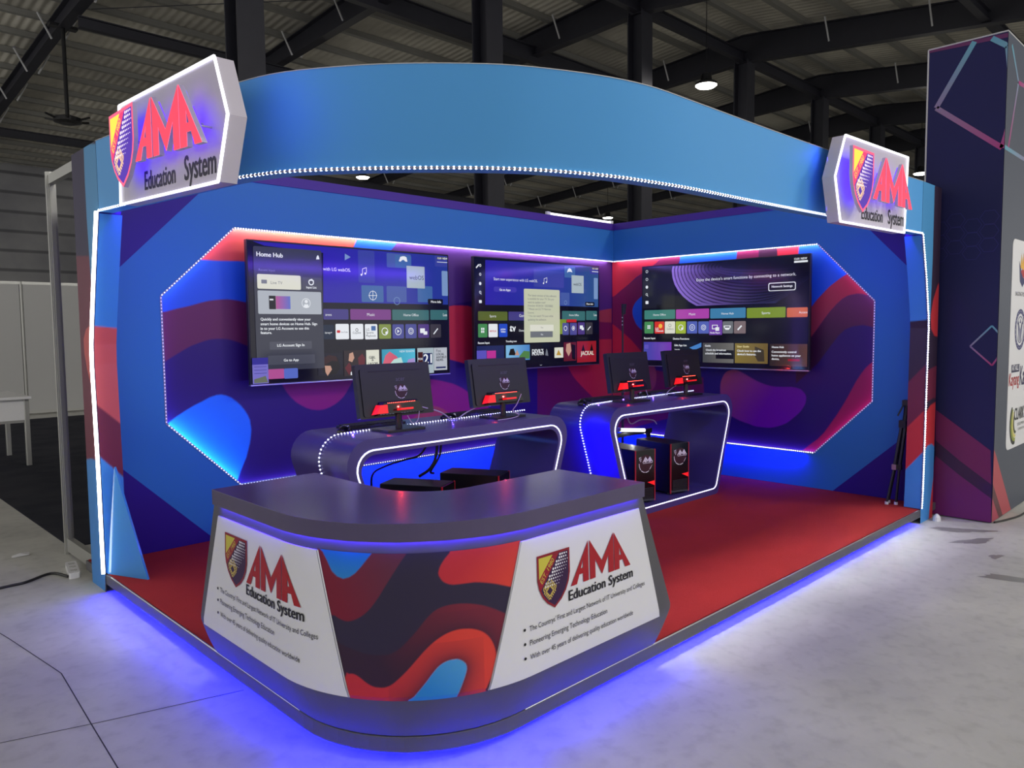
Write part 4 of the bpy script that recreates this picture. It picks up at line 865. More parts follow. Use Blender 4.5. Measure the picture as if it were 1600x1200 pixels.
    b = MB(); b.box(0, 14, -.015, .015, .03, .08); part(b, 'bottom_rail', 'alu', t)
    # white table
    t = thing('table', 'white folding table with aluminium legs standing on dark carpet at left edge', 'table', (-.1, 8.5, 0))
    b = MB(); b.box(-.85, .86, -.58, .58, .755, .785); part(b, 'tabletop', 'white', t, bevel=.004)
    b = MB(); b.box(-.78, .80, -.52, -.50, .52, .755); part(b, 'front_panel', 'white', t)
    b = MB(); b.box(.80, .82, -.50, .50, .52, .755); part(b, 'side_panel', 'white', t)
    for sx, sy in ((-.8, -.5), (.82, -.5), (.82, .5), (-.8, .5)):
        b = MB(); b.rbox(sx-.025, sx+.025, sy-.025, sy+.025, .006, .755, .008); part(b, 'leg', 'alu', t)
    b = MB(); b.box(-.78, .80, -.515, -.485, .49, .53); part(b, 'rail', 'alu', t)
    # bare aluminium frame next to the left post
    t = thing('aluminium_frame', 'bare aluminium partition frame standing against the left end of the booth', 'frame', (0.07, 3.45, 0))
    for y in (.36,):
        b = MB()
        for a in range(8): b.box(-.02, .02, y-.02, y+.02, 0, 2.52) if a == 0 else None
        for dx, dy in ((-.024, 0), (.024, 0), (0, -.024), (0, .024)): b.box(dx-.004, dx+.004, y+dy-.012, y+dy+.012, 0, 2.52) if dx else b.box(-.012, .012, y+dy-.004, y+dy+.004, 0, 2.52)
        part(b, 'post', 'alu', t)
    b = MB(); b.box(-.018, .018, -.26, .335, 2.44, 2.50); part(b, 'top_rail', 'alu', t)
    b = MB(); b.box(-.018, .018, -.26, .335, .02, .11); part(b, 'bottom_rail', 'alu', t)
    # odds and ends on the floor
    t = thing('power_strip', 'white power strip lying on the floor at the foot of the left post', 'power strip', (-.035, 3.33, 0), 1.4)
    b = MB(); b.rbox(-.14, .14, -.03, .03, 0, .035, .012); part(b, 'body', 'white', t)
    for k in range(3):
        b = MB(); b.rbox(-.10+.08*k, -.06+.08*k, -.018, .018, .035, .037, .008); part(b, 'socket', 'partition', t)
    b = MB(); b.tube(smooth_pts([(-1.6, 3.35, .008), (-.9, 3.22, .008), (-.422, 3.29, .008), (-.293, 3.30, .008), (-.141, 3.38, .008), (-.09, 3.21, .015)], 6, False), .008, 6)
    tag(b.build('power_cable', 'cable', smooth=True), 'black power cable on the concrete left of the booth', 'cable')
    b = MB(); b.tube(smooth_pts([(5.13, -.39, .007), (5.3, -.44, .007), (5.6, -.48, .007), (6.4, -.45, .007)], 6, False), .007, 6)
    tag(b.build('power_cable', 'cable', smooth=True), 'black cable along the foot of the navy tower', 'cable')
    b = MB(); b.add([(-.05, -.02, .002), (.05, -.03, .004), (.06, .02, .012), (-.04, .03, .003), (0, 0, .02)], [(0, 1, 4), (1, 2, 4), (2, 3, 4), (3, 0, 4)])
    o = b.build('paper_scrap', 'white'); o.location = (-.185, 3.98, 0); tag(o, 'crumpled white paper scrap on the bare floor at left', 'paper')
    b = MB(); b.loft([[(r*math.cos(a*PI/6), r*.7*math.sin(a*PI/6), z) for a in range(12)] for r, z in ((.04, 0), (.035, .03), (.012, .05))])
    o = b.build('paper_cup', 'white'); o.location = (4.93, -.06, 0); tag(o, 'small white crumpled cup between the right post and navy tower', 'cup')
    for k, (x, y, rx, ry, a) in enumerate(((4.5, -.42, .16, .05, .3), (4.75, -.27, .2, .06, -.2), (3.78, -.83, .2, .05, -.5), (4.2, -.62, .06, .03, .6))):
        b = MB(); n = 18; pts = []
        for q in range(n):
            t_ = 2*PI*q/n; r = 1+.25*math.sin(3*t_+k)+.15*math.sin(7*t_); pts.append((rx*r*math.cos(t_), ry*r*math.sin(t_)))
        b.poly(pts, lambda p, q, d: (p, q, d), .0008)
        o = b.build('trim_2', mat('damp_stain', sr(140, 140, 137), .3)); o.location = (x, y, 0); o.rotation_euler = (0, 0, a-.8); struct(o)
hall()
# ================================================================ THE BOOTH
def platform():
    R = .55
    def outline(i):
        r = R-i; p = [(R-r*math.cos(a), R-r*math.sin(a)) for a in [PI/2*k/14 for k in range(15)]]
        return [(i, LW+.14-i)]+p+[(RW+.14-i, i), (RW+.14-i, LW+.14-i)]
    t = thing('booth_platform', 'low booth platform with red carpet and dark grey rounded front edge', 'platform')
    g = lambda a, b, d: (a, b, d)
    b = MB(); b.prism(outline(.15), g, 0, .045); part(b, 'base', 'blackm', t)
    b = MB(); b.prism(outline(0), g, .045, .1025); part(b, 'deck', 'grey', t, bevel=.004)
    b = MB(); b.prism(outline(.012), g, .1025, ZP); part(b, 'carpet', 'carpet', t)
    b = MB()
    for (a, c) in (((.012, 2.7), (.012, .58)), ((.58, .012), (4.7, .012))):
        b.tube([(a[0]-.008*(a[0] < .1), a[1]-.008*(a[1] < .1), ZP-.0035), (c[0]-.008*(c[0] < .1), c[1]-.008*(c[1] < .1), ZP-.0035)], .0035, 5)
    part(b, 'edge_trim', 'silver', t)
platform()
ZW = ZP+.0008
def walls():
    yf, xf = LW, RW
    # ---- left-hand wall (seen behind two televisions)
    t = thing('booth_wall', 'long left booth wall with blue surround and printed wave mural behind two televisions', 'wall', (2.5, LW, ZP), 0, 'booth walls')
    gz = lambda a, b, d: (a, d, b)
    b = MB(); b.box(.12, RW+.15, LW+.09, LW+.13, ZW, ZT-.01); wpart(b, 'back_panel', 'navy', t)
    b = MB(); p = [(.118, ZW), (RW, ZW)]+OCTL+[(RW, Z1), (.118, Z1)]; b.prism(p, gz, yf, yf+.04)
    for q in ([(.118, 1.758), (.833, Z1), (.118, Z1)], [(.118, .723), (.738, ZW), (.118, ZW)]): b.poly(q, gz, yf-.0015, 1)
    wpart(b, 'surround_panel', ['blue', 'navy'], t)
    b = MB(); b.box(.118, RW-.003, yf-.006, yf+.135, Z1, ZT); wpart(b, 'top_band', 'purple', t)
    art_grid('mural_panel', 'print', t, np.arange(.40, RW+.084, .0065), np.arange(.38, 2.22, .0065), lambda u, v: (u, np.full_like(u, LW+.085), v), 'base', ART['muralL'], .008)
    def wstrip(oct_, conv, nrm, mts):
        b = MB(); pts = []
        for i, (a, c) in enumerate(zip(oct_[:-1], oct_[1:])):
            L = math.dist(a, c); d = Vector((c[0]-a[0], c[1]-a[1]))/L; n = Vector((-d.y, d.x))*.006
            b.add([conv(a[0]+n.x, a[1]+n.y, .003), conv(c[0]+n.x, c[1]+n.y, .003), conv(c[0]-n.x, c[1]-n.y, .003), conv(a[0]-n.x, a[1]-n.y, .003)], [(0, 1, 2, 3)], 0)
            st = .0185 if mts[i] == 1 else .0215
            b.dots([conv(*q[0], .0035) for q in along([a, c], st, .01)], nrm, .0050 if mts[i] == 1 else .0034, .004, mts[i])
        return b
    wpart(wstrip(OCTL, lambda a, z, d: (a, LW-d, z), (0, -1, 0), (2, 2, 3, 2, 1)), 'led_strip', ['ledband', 'led', 'ledblue', 'ledviolet'], t)
    # ---- right-hand wall
    t = thing('booth_wall', 'right booth wall with blue surround and printed wave mural behind one television', 'wall', (RW, 1.5, ZP), 0, 'booth walls')
    gx = lambda a, b, d: (d, a, b)
    b = MB(); b.box(RW+.09, RW+.13, .118, LW+.088, ZW, ZT-.01); wpart(b, 'back_panel', 'navy', t)
    b = MB(); p = [(.118, ZW), (LW-.001, ZW)]+[(min(a, LW-.001), z) for a, z in OCTR]+[(LW-.001, Z1), (.118, Z1)]; b.prism(p, gx, xf, xf+.04)
    for q in ([(.118, 1.83), (.72, Z1), (.118, Z1)], [(.118, .680), (.738, ZW), (.118, ZW)]): b.poly(q, gx, xf-.0015, 1)
    wpart(b, 'surround_panel', ['blue', 'navy'], t)
    b = MB(); b.box(xf-.006, xf+.135, .118, LW-.008, Z1, ZT); wpart(b, 'top_band', 'purple', t)
    art_grid('mural_panel', 'print', t, np.arange(.38, LW+.084, .0065), np.arange(.34, 2.22, .0065), lambda u, v: (np.full_like(u, RW+.085), u, v), 'base', ART['muralR'], .008, flip=True)
    wpart(wstrip(OCTR, lambda a, z, d: (RW-d, a, z), (-1, 0, 0), (1, 3, 3, 3, 1)), 'led_strip', ['ledband', 'led', 'ledblue', 'ledviolet'], t)
    # tube light lying on the wall top
    t = thing('tube_light', 'slim white tube light lying on top of the left booth wall near the corner', 'tube light', (4.48, LW+.03, ZT))
    b = MB(); b.tube([(-.45, 0, .016), (.47, 0, .016)], .013, 8); part(b, 'tube', 'tube', t)
    for x in (-.47, .48):
        b = MB(); b.box(x-.02, x+.02, -.014, .014, 0, .034); part(b, 'end_cap', 'white', t)
walls()
PRL = [(.09, 2.785), (.7, 2.785), (1.05, 2.797), (1.3, 2.806), (1.41, 2.797), (1.55, 2.763), (1.82, 2.686), (2.118, 2.595)]   # (z, y) opening edge of the left post
PRR = [(.09, 4.752), (.28, 4.765), (.66, 4.775), (1.13, 4.78), (1.45, 4.788), (1.55, 4.775), (1.83, 4.705), (2.118, 4.613)]  # (z, x) opening edge of the right post
def posts():
    def prof(pr, z):
        for (z0, a), (z1, b) in zip(pr[:-1], pr[1:]):
            if z <= z1: return a+(b-a)*(z-z0)/(z1-z0)
        return pr[-1][1]
    for side in 'LR':
        pr = PRL if side == 'L' else PRR; outer = LW+.01 if side == 'L' else 5.02; dep = .115
        zs = [.0]+[z for z, a in pr]+[2.487]; zs = [z if i else 0.0 for i, z in enumerate(zs)]
        P_ = [(prof(pr, max(z, .09))+(.018 if z > 2.1 else 0), max(z, ZP+.001)) for z in zs[2:]]+[(outer, 2.487), (outer, ZP+.001)]; P_ = [(prof(pr, ZP), ZP+.001)]+P_
        loc = (0, 2.9, 0) if side == 'L' else (4.88, 0, 0)
        t = thing('booth_post', 'left booth post of the opening, printed in blue, salmon and maroon, beside the bare frame' if side == 'L' else 'right booth post of the opening, printed in blue and maroon, beside the navy tower', 'post', loc, 0, 'booth opening posts')
        g = (lambda a, b, d: (d, a, b)) if side == 'L' else (lambda a, b, d: (a, d, b))
        b = MB(); b.prism(P_, g, .001, dep); wpart(b, 'body', 'navy', t)
        us, vs = np.linspace(0, 1, 70), np.arange(.0, 2.49, .008); pv = np.vectorize(lambda z: prof(pr, max(z, .09)))
        A = lambda u, v: pv(v)*(1-u)+outer*u
        uvf = lambda u, v: (A(u, v), v)
        art_grid('printed_face', 'print', t, us, vs, (lambda u, v: (np.full_like(u, -.002), A(u, v), v)) if side == 'L' else (lambda u, v: (A(u, v), np.full_like(u, -.002), v)), 'p_base', ART['post'+side], .008, uvf, side == 'L')
        # printed reveal on the inside of the opening
        L_ = [('p_blue', 2.2, 2.2), ('p_salmon', 1.512, 1.50), ('p_maroon', 1.06, .95), ('p_blue', .765, .64)] if side == 'L' else [('p_blue', 2.2, 2.2), ('p_base', 1.51, 1.5), ('p_maroon', 1.17, 1.04), ('p_red', .83, .70), ('p_blue', .52, .38)]
        lay = [dict(p=[(-.1, zf+(zf-zb)), (.3, zb-(zf-zb)*1.6), (.3, -1), (-.1, -1)], c=c) for c, zf, zb in L_]
        D = lambda u: u*dep
        e = -.0025
        art_grid('printed_reveal', 'print', t, np.linspace(0, 1, 24), np.arange(.11, 2.118, .008), (lambda u, v: (D(u), pv(v)+e, v)) if side == 'L' else (lambda u, v: (pv(v)+e, D(u), v)), 'p_blue', lay, .008, lambda u, v: (D(u), v), side == 'R')
        # light strip up the opening edge
        b = MB(); path = [(0, a, max(z, .112)) if side == 'L' else (a, 0, max(z, .112)) for z, a in pr]; n_ = Vector((-1, -.35, 0)) if side == 'L' else Vector((-.35, -1, 0))
        off = Vector((-.0085, -.004, 0)) if side == 'L' else Vector((-.004, -.0085, 0))
        b.tube([Vector(p)+off for p in path], .006, 6, 0)
        b.dots([p[0]+off*1.6 for p in along(path, .0155 if side == 'L' else .018, .008)], n_, .0078 if side == 'L' else .0065, .006, 1, 7)
        if side == 'L': b.tube([Vector(p)+off*1.9 for p in path], .0095, 6, 1)
        wpart(b, 'led_strip', ['ledband', 'ledwarm' if side == 'L' else 'led'], t)
    # loose blue board leaning at the foot of the left post
    b = MB(); v = [(.10, 2.56, ZP), (.03, 2.50, ZP), (.012, 2.775, ZP), (.016, 2.74, .70)]
    q = [(.006, 2.776, ZP+.001), (.13, 2.50, ZP+.001), (.055, 2.735, .72)]
    b.add(q+[(x+.012, y+.006, z) for x, y, z in q], [(0, 1, 2), (5, 4, 3), (0, 3, 4, 1), (1, 4, 5, 2), (2, 5, 3, 0)])
    tag(b.build('triangular_board', mat('glossy_blue_board', sr(70, 145, 215), .12)), 'glossy blue triangular board leaning at the foot of the left post', 'board')
posts()
def header():
    t = thing('header_fascia', 'curved sky blue header spanning the booth opening above the counter', 'header', (1, .4, 2.1))
    def resample(p, n):
        s = smooth_pts([(*q, 0) for q in p], 8, False); L = [0]
        for a, b in zip(s[:-1], s[1:]): L.append(L[-1]+math.dist(a, b))
        out = []; j = 0
        for k in range(n+1):
            d = L[-1]*k/n
            while j < len(L)-2 and L[j+1] < d: j += 1
            f = (d-L[j])/(L[j+1]-L[j]+1e-9); out.append((s[j][0]+(s[j+1][0]-s[j][0])*f, s[j][1]+(s[j+1][1]-s[j][1])*f))
        return out
    n = 96; lo, hi = resample(HB, n), resample(HT, n)
    def nrm(p, i):
        a, b = p[max(i-1, 0)], p[min(i+1, n)]; d = Vector((b[0]-a[0], b[1]-a[1])).normalized(); return Vector((-d.y, d.x))
    loops = []
    for i in range(n+1):
        nl, nh = nrm(lo, i), nrm(hi, i); w = .07
        loops.append([(lo[i][0], lo[i][1], 2.118), (hi[i][0], hi[i][1], 2.487), (hi[i][0]+nh.x*w, hi[i][1]+nh.y*w, 2.487), (lo[i][0]+nl.x*w, lo[i][1]+nl.y*w, 2.118)])
    b = MB(); b.loft(loops); wpart(b, 'fascia', 'sky', t, smooth=40)
    b = MB(); edge = []
    for i in range(n+1):
        nl, nh = nrm(lo, i), nrm(hi, i)
        edge.append([(hi[i][0]-nh.x*.003, hi[i][1]-nh.y*.003, 2.487), (hi[i][0]-nh.x*.003, hi[i][1]-nh.y*.003, 2.490), (hi[i][0]+nh.x*.073, hi[i][1]+nh.y*.073, 2.490), (hi[i][0]+nh.x*.073, hi[i][1]+nh.y*.073, 2.487)])
    b.loft(edge); wpart(b, 'top_edging', 'partition', t)
    b = MB(); path = [Vector((lo[i][0]-nrm(lo, i).x*.004, lo[i][1]-nrm(lo, i).y*.004, 2.124)) for i in range(n+1)]
    b.tube(path, .005, 6, 0); pts = along(path, .0225, .01)
    b.dots([p for p, d in pts], [Vector((d.y, -d.x, -.15)) for p, d in pts], .0072, .007, 1, 7)
    wpart(b, 'led_strip', ['ledband', 'led'], t)
header()
def sign(side, label):
    D = ART['sign'+side]
    if side == 'L': g = lambda a, b, d: (-.07-d, -a, b); bk = lambda a, b: (-.07+.0, -a, b)
    else: g = lambda a, b, d: (a, -.07-d, b)
    t = thing('illuminated_sign', label, 'sign', (-.03, 1.4, 2.05) if side == 'L' else (3.5, -.03, 2.05), 0, 'lit school signs on the header')
    P_ = [tuple(p) for p in D['poly']]
    b = MB(); b.prism(P_, g, -.07, 0); wpart(b, 'box', 'signface', t)
    b = MB(); b.tube([g(*p, .003) for p in P_+P_[:1]], .0065, 6); wpart(b, 'neon_trim', 'trim', t)
    hx = lambda y: min(float(np.interp(-y, [-b for a, b in Q], [a for a, b in Q])) for Q in (HB, HT)); hy = lambda x: min(float(np.interp(x, [a for a, b in Q], [b for a, b in Q])) for Q in (HB, HT))
    cx, cz = sum(p[0] for p in P_)/5, sum(p[1] for p in P_)/5
    for u, z in (((cx-.34, cz), (cx-.08, cz)) if side == 'L' else ((cx+.08, cz), (cx+.34, cz))):
        b = MB(); b.box(0, hx(-u)-.012, -u-.03, -u+.03, z-.05, z+.05) if side == 'L' else b.box(u-.03, u+.03, 0, hy(u)-.004, z-.05, z+.05)
        wpart(b, 'mounting_bracket', 'black', t)
    (x0, z0), (x1, z1), (x2, z2) = D['shield']
    zt, zb = (z0+z1)/2, z2
    S0, H = 1, .075
    sg = lambda a, b, d: g(x0+(x1-x0)*a, zb+(zt-zb)*b, d)
    b = MB(); b.prism(SHIELD, sg, H-.018, H, 0); wpart(b, 'shield_body', 'lside', t)
    b = MB(); shield_art(b, sg, H+.0008, 0, (sr(255, 90, 130), sr(70, 20, 165), sr(255, 225, 70), sr(235, 45, 110), sr(255, 235, 255), sr(255, 205, 150)), 2e-4); wpart(b, 'shield_face', 'backlit', t)
    b = MB(); b.prism([(.5+(x-.5)*.86, .5+(y-.5)*.86) for x, y in SHIELD], sg, H-.024, H-.019); wpart(b, 'shield_halo', 'halo', t)
    (a0, h0), (a1, h1), (a2, h2), (a3, h3) = D['ama']; zb = (h0+h3)/2; zt = (h1+h2)/2
    lg = lambda a, b, d: g(a0+(a3-a0)*a/10, zb+(zt-zb)*b+(h3-h0)*(a/10-.5), d)
    for i, L in enumerate(AMA):
        b = MB(); hb = MB()
        for q in L:
            b.prism(q, lg, H-.02, H, 1, 2); b.poly(q, lg, H+.001, 0)
            c = (sum(p[0] for p in q)/len(q), sum(p[1] for p in q)/len(q)); hb.prism([(c[0]+(p[0]-c[0])*.8, c[1]+(p[1]-c[1])*.86) for p in q], lg, H-.026, H-.021)
        o = wpart(b, 'letter', ['lred', 'lrim', 'lside'], t); o['label'] = 'raised red letter M' if i == 1 else 'raised red letter A'
        c = hb.build('letter_halo', 'halo', o)
        for q in L[:2]:
            b = MB(); c = (sum(p[0] for p in q)/len(q), sum(p[1] for p in q)/len(q)); b.tube([lg(*c, 0), lg(*c, H-.02)], .004, 5); wpart(b, 'standoff', 'silver', t)
    b = MB(); c = ((x0+x1)/2, 0); b.tube([sg(.5, .6, 0), sg(.5, .6, H-.02)], .006, 6); wpart(b, 'standoff', 'silver', t)
    (u0, v0), (u1, v1) = D['txt']; b = MB(); an = math.atan2(v1-v0, u1-u0)
    wE, gap = .47, .13
    put_text(b, 'Education', u0, v0, (u1-u0)*wE, g, .0012, 0, ang=an, bold=1, hs=1.25); wpart(b, 'lettering', 'darktext', t); b = MB(); uS = u0+(u1-u0)*(wE+gap); put_text(b, 'System', uS, v0+(v1-v0)*(wE+gap), (u1-u0)*(1-wE-gap), g, .0012, 0, ang=an, bold=1, hs=1.25)
    wpart(b, 'lettering', 'darktext', t)
    n = (-1, 0, 0) if side == 'L' else (0, -1, 0)
    # halo light on the header behind
    if side == 'L':
        strip_light('sign_back_lamp', (.005, .9, 2.15), (.005, .9, 2.45), (1, -.5, 0), .02, .3, (.05, .04, 1)); strip_light('sign_back_lamp', (.005, 1.97, 2.15), (.005, 1.97, 2.45), (1, .6, 0), .02, .2, (.05, .04, 1))
    else:
        strip_light('sign_back_lamp', (3.02, -.005, 2.12), (3.02, -.005, 2.46), (-.8, 1, 0), .02, .4, (.05, .04, 1)); strip_light('sign_back_lamp', (4.06, -.005, 2.12), (4.06, -.005, 2.46), (.8, 1, 0), .02, .3, (.05, .04, 1))
sign('L', 'lit white sign with red letters and shield on the left end of the blue header')
sign('R', 'lit white sign with red letters and shield on the right end of the blue header')
# ================================================================ COUNTER
CR = .55; LA = (CR+.062)*PI/2
def oz(z): return .07-(z-.30)/.49*.015 if z >= .30 else (.0+.07*min(1, max(0, (z-.106)/.17))**.8)
def cpos(U, z, off=0.0):
    o = oz(z)+off
    if U < 0: return (-o, CR-U, z)
    if U <= LA: th = U/LA*PI/2; return (CR-(CR+o)*math.cos(th), CR-(CR+o)*math.sin(th), z)
    return (CR+U-LA, -o, z)
def counter():
    t = thing('reception_counter', 'rounded charcoal reception counter with two white logo panels at the front corner', 'counter', (.5, .5, ZP))
    yE = lambda z: float(np.interp(z, (.106, .30, .79), (1.275, 1.262, 1.118))); xE = lambda z: float(np.interp(z, (.106, .30, .79), (1.362, 1.388, 1.205)))
    loops = []
    for z in (ZP+.0008, .13, .165, .205, .245, .28, .30, .45, .6, .792):
        U0, U1 = -(yE(z)-CR), LA+xE(z)-CR; n = 20
        us = [U0+(0-U0)*k/6 for k in range(6)]+[LA*k/n for k in range(n)]+[LA+(U1-LA)*k/6 for k in range(7)]
        inn = [(xE(z), .34, z), (.64, .34, z)]+[(.64-.29*math.sin(a), .64-.30+.0*a+ .30*(1-math.cos(a)), z) for a in [PI/2*k/6 for k in range(1, 6)]]+[(.35, .64, z), (.35, yE(z), z)]
        loops.append([cpos(u, z) for u in us]+inn)
    b = MB(); b.loft(loops); wpart(b, 'body', 'grey', t, smooth=30)
    # top slab
    o = .078; R = CR
    p = [(-o, 1.085)]+[(R-(R+o)*math.cos(a), R-(R+o)*math.sin(a)) for a in [PI/2*k/24 for k in range(25)]]+[(1.192, -o), (1.168, .37), (.645, .37)]
    p += [(.645-.25*math.sin(a), .62-.25*math.cos(a)) for a in [PI/2*k/10 for k in range(1, 10)]]+[(.395, .62), (.388, 1.10)]
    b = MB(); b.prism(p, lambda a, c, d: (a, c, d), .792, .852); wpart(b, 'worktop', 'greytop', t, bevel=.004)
    # white panels
    def panel(uT0, uT1, uB0, uB1, name, z0=.266, z1=.746):
        n, m = 40, 16; b = MB(); F = []; Bk = []
        for j in range(m+1):
            z = z0+(z1-z0)*j/m; f = j/m; a, c = uB0+(uT0-uB0)*f, uB1+(uT1-uB1)*f
            F += [cpos(a+(c-a)*i/n, z, .0065) for i in range(n+1)]; Bk += [cpos(a+(c-a)*i/n, z, .001) for i in range(n+1)]
        q = lambda i, j: j*(n+1)+i; K = len(F)
        fs = [(q(i, j), q(i+1, j), q(i+1, j+1), q(i, j+1)) for i in range(n) for j in range(m)]
        sd = [(q(0, j), q(0, j+1), K+q(0, j+1), K+q(0, j)) for j in range(m)]+[(q(n, j), K+q(n, j), K+q(n, j+1), q(n, j+1)) for j in range(m)]+[(q(i, 0), K+q(i, 0), K+q(i+1, 0), q(i+1, 0)) for i in range(n)]+[(q(i, m), q(i+1, m), K+q(i+1, m), K+q(i, m)) for i in range(n)]
        b.add(F+Bk, fs+sd); return wpart(b, name, 'white', t, smooth=30)
    pl = panel(-.52, .188, -.677, .306, 'graphic_panel'); pl['label'] = 'white panel with school logo on the left side'
    pr = panel(.918, 1.585, .777, 1.716, 'graphic_panel'); pr['label'] = 'white panel with school logo on the right side'
    for (ut, ub, pan) in ((.192, .31, pl), (.914, .773, pr)):
        b = MB(); b.tube([cpos(ub+(ut-ub)*k/14, .266+.48*k/14, .004) for k in range(15)], .0035, 6); wpart(b, 'edge_strip', 'silver', pan)
    L0, L1 = lambda z: .31+(.192-.31)*(z-.266)/.48, lambda z: .773+(.914-.773)*(z-.266)/.48
    A = lambda u, v: L0(v)*(1-u)+L1(v)*u
    cp = np.vectorize(lambda U, z: cpos(U, z, .003))
    art_grid('wave_panel', 'print', t, np.linspace(0, 1, 260), np.linspace(.262, .75, 190), lambda u, v: cp(A(u, v), v), 'c_base', ART['counter'], .004, lambda u, v: (A(u, v), v))
    # print on the white panels
    g = lambda a, z, d: cpos(a, z, .0092+d)
    RED, INK = sr(168, 24, 36), sr(24, 22, 30)
    SC = (sr(140, 24, 40), sr(52, 20, 66), sr(205, 195, 70), sr(150, 24, 44), sr(235, 235, 240), sr(205, 180, 90))
    for pan, s0, s1, zb, zt, a0, a1, ab, at, tx, tw, tz, lines in ((pl, -.452, -.262, .497, .695, -.268, .118, .538, .70, -.268, .40, .502, ((.445, .195), (.398, -.05), (.347, .11))), (pr, .985, 1.156, .477, .679, 1.159, 1.517, .532, .682, 1.147, .383, .490, ((.428, 1.608), (.378, 1.364), (.328, 1.526)))):
        b = MB()
        shield_art(b, lambda a, c, d: g(s0+(s1-s0)*a, zb+(zt-zb)*c, d), 0, 0, SC, 1.2e-4)
        for L in AMA:
            for q in L: b.poly(q, lambda a, c, d: g(a0+(a1-a0)*a/10, ab+(at-ab)*c, d), 0, 0, [RED]*len(q))
        put_text(b, 'Education System', tx, tz-.009, tw, g, 0, 0, INK, bold=1, hs=.98)
        wpart(b, 'school_logo', 'print', pan); b = MB()
        x0 = -.50 if pan is pl else .94
        for (z, xe), s in zip(lines, ("The Countrys' First and Largest Network of IT University and Colleges", 'Pioneering Emerging Technology Education', 'With over 45 years of delivering quality education worldwide')):
            put_text(b, s, x0, z, xe-x0, g, 0, 0, INK, hs=1.15)
            b.poly([(x0-.022+.0055*math.cos(k*PI/4), z+.010+.0055*math.sin(k*PI/4)) for k in range(8)], g, 0, 0, [INK]*8)
            wpart(b, 'slogan_line', 'print', pan); b = MB()
    # blue strip tucked under the worktop
    us = [-.50, 0]+[LA*k/6 for k in range(1, 7)]+[LA+.62]
    for u0, u1 in zip(us[:-1], us[1:]):
        p0, p1 = cpos(u0, .789, .012), cpos(u1, .789, .012); nx = Vector(p0)-Vector(cpos(u0, .789, 0)); L = math.dist(p0, p1)
        strip_light('counter_glow_lamp', p0, p1, (-nx.x*20, -nx.y*20, -1), .006, 1.3*L, (.06, .02, 1))
counter()
# ================================================================ DESKS
def rounded(corners, n=7):
    out = []; k = len(corners)
    for i in range(k):
        p, c, q, r = Vector(corners[i-1][:2]), Vector(corners[i][:2]), Vector(corners[(i+1) % k][:2]), corners[i][2]
        a, b = (p-c).normalized(), (q-c).normalized(); th = a.angle(b); d = r/math.tan(th/2)
        s, e = c+a*d, c+b*d; ctr = c+(a+b).normalized()*(r/math.sin(th/2)); v0, v1 = s-ctr, e-ctr
        an0, an1 = math.atan2(v0.y, v0.x), math.atan2(v1.y, v1.x); da = (an1-an0+PI) % (2*PI)-PI
        out += [(ctr.x+r*math.cos(an0+da*j/n), ctr.y+r*math.sin(an0+da*j/n)) for j in range(n+1)]
    return out
DZ = .921; DT = DZ+.0008
def desk(xc, label):
    t = thing('display_desk', label, 'desk', (xc, 1.665, ZP), 0, 'light edged display desks')
    h = lambda z, o: .60+(z-ZP)*.335+o
    def ring(o, zt, zb, rt, rb): return rounded([(-h(zb, o), zb, rb), (h(zb, o), zb, rb), (h(zt, o), zt, rt), (-h(zt, o), zt, rt)])
    out = ring(0, DZ, ZP, .13, .05); inn = ring(-.075, DZ-.082, ZP+.05, .085, .04); led = ring(-.05, DZ-.058, ZP+.062-.012, .10, .06)
    y0, y1 = 1.38, 1.95; g = lambda a, z, y: (xc+a, y, max(z, ZP+.0008)); n = len(out)
    b = MB()
    v = [g(*p, y0) for p in out]+[g(*p, y0) for p in inn]+[g(*p, y1) for p in out]+[g(*p, y1) for p in inn]
    fs = []
    for i in range(n):
        j = (i+1) % n; fs += [(i, j, n+j, n+i), (2*n+i, 3*n+i, 3*n+j, 2*n+j), (i, 2*n+i, 2*n+j, j), (n+i, n+j, 3*n+j, 3*n+i)]
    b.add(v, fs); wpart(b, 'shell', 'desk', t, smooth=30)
    b = MB(); b.tube([g(*p, y0-.002) for p in led+led[:1]], .0046, 6); wpart(b, 'led_line', 'ledline', t)
    # dotted tape up the left side and over the top
    k = max(range(n), key=lambda i: out[i][1]-out[i][0]*.01); left = [p for p in out if p[0] < 0 and p[1] > .14]; left.sort(key=lambda p: (p[1], p[0]))
    path = [(p[0]-.004, 1.645, p[1]+.004*(p[1] > .85)) for p in left]+[(-.4, 1.685, DZ+.004), (.80, 1.742, DZ+.004)]
    path = [(xc+a, y, z) for a, y, z in path]
    b = MB(); pts = along(path, .0215, .02)
    b.tube(path, .0035, 5, 0)
    nr = [Vector((d.z*-1, -.35, d.x)) if abs(d.z) > .05 else Vector((0, -.6, 1)) for p, d in pts]
    b.dots([p for p, d in pts], nr, .0062, .006, 1, 6); wpart(b, 'led_strip', ['ledband', 'ledblue'], t)
    bulb_y = 1.60
    for x in (-.62, -.30, .12, .45): bulb('desk_strip_light', (xc+x, 1.655+.06*(x+.4), DZ+.014), .2, (.10, .05, 1), .004)
    strip_light('desk_strip_lamp', (xc-.90, 1.645, .76), (xc-.76, 1.645, .3), (-.6, -.5, .1), .01, .35, (.1, .06, 1))
    return t
desk(1.545, 'grey display desk with glowing edge line right behind the front counter, left of its twin')
desk(3.63, 'grey display desk with glowing edge line standing open on the red carpet at right')
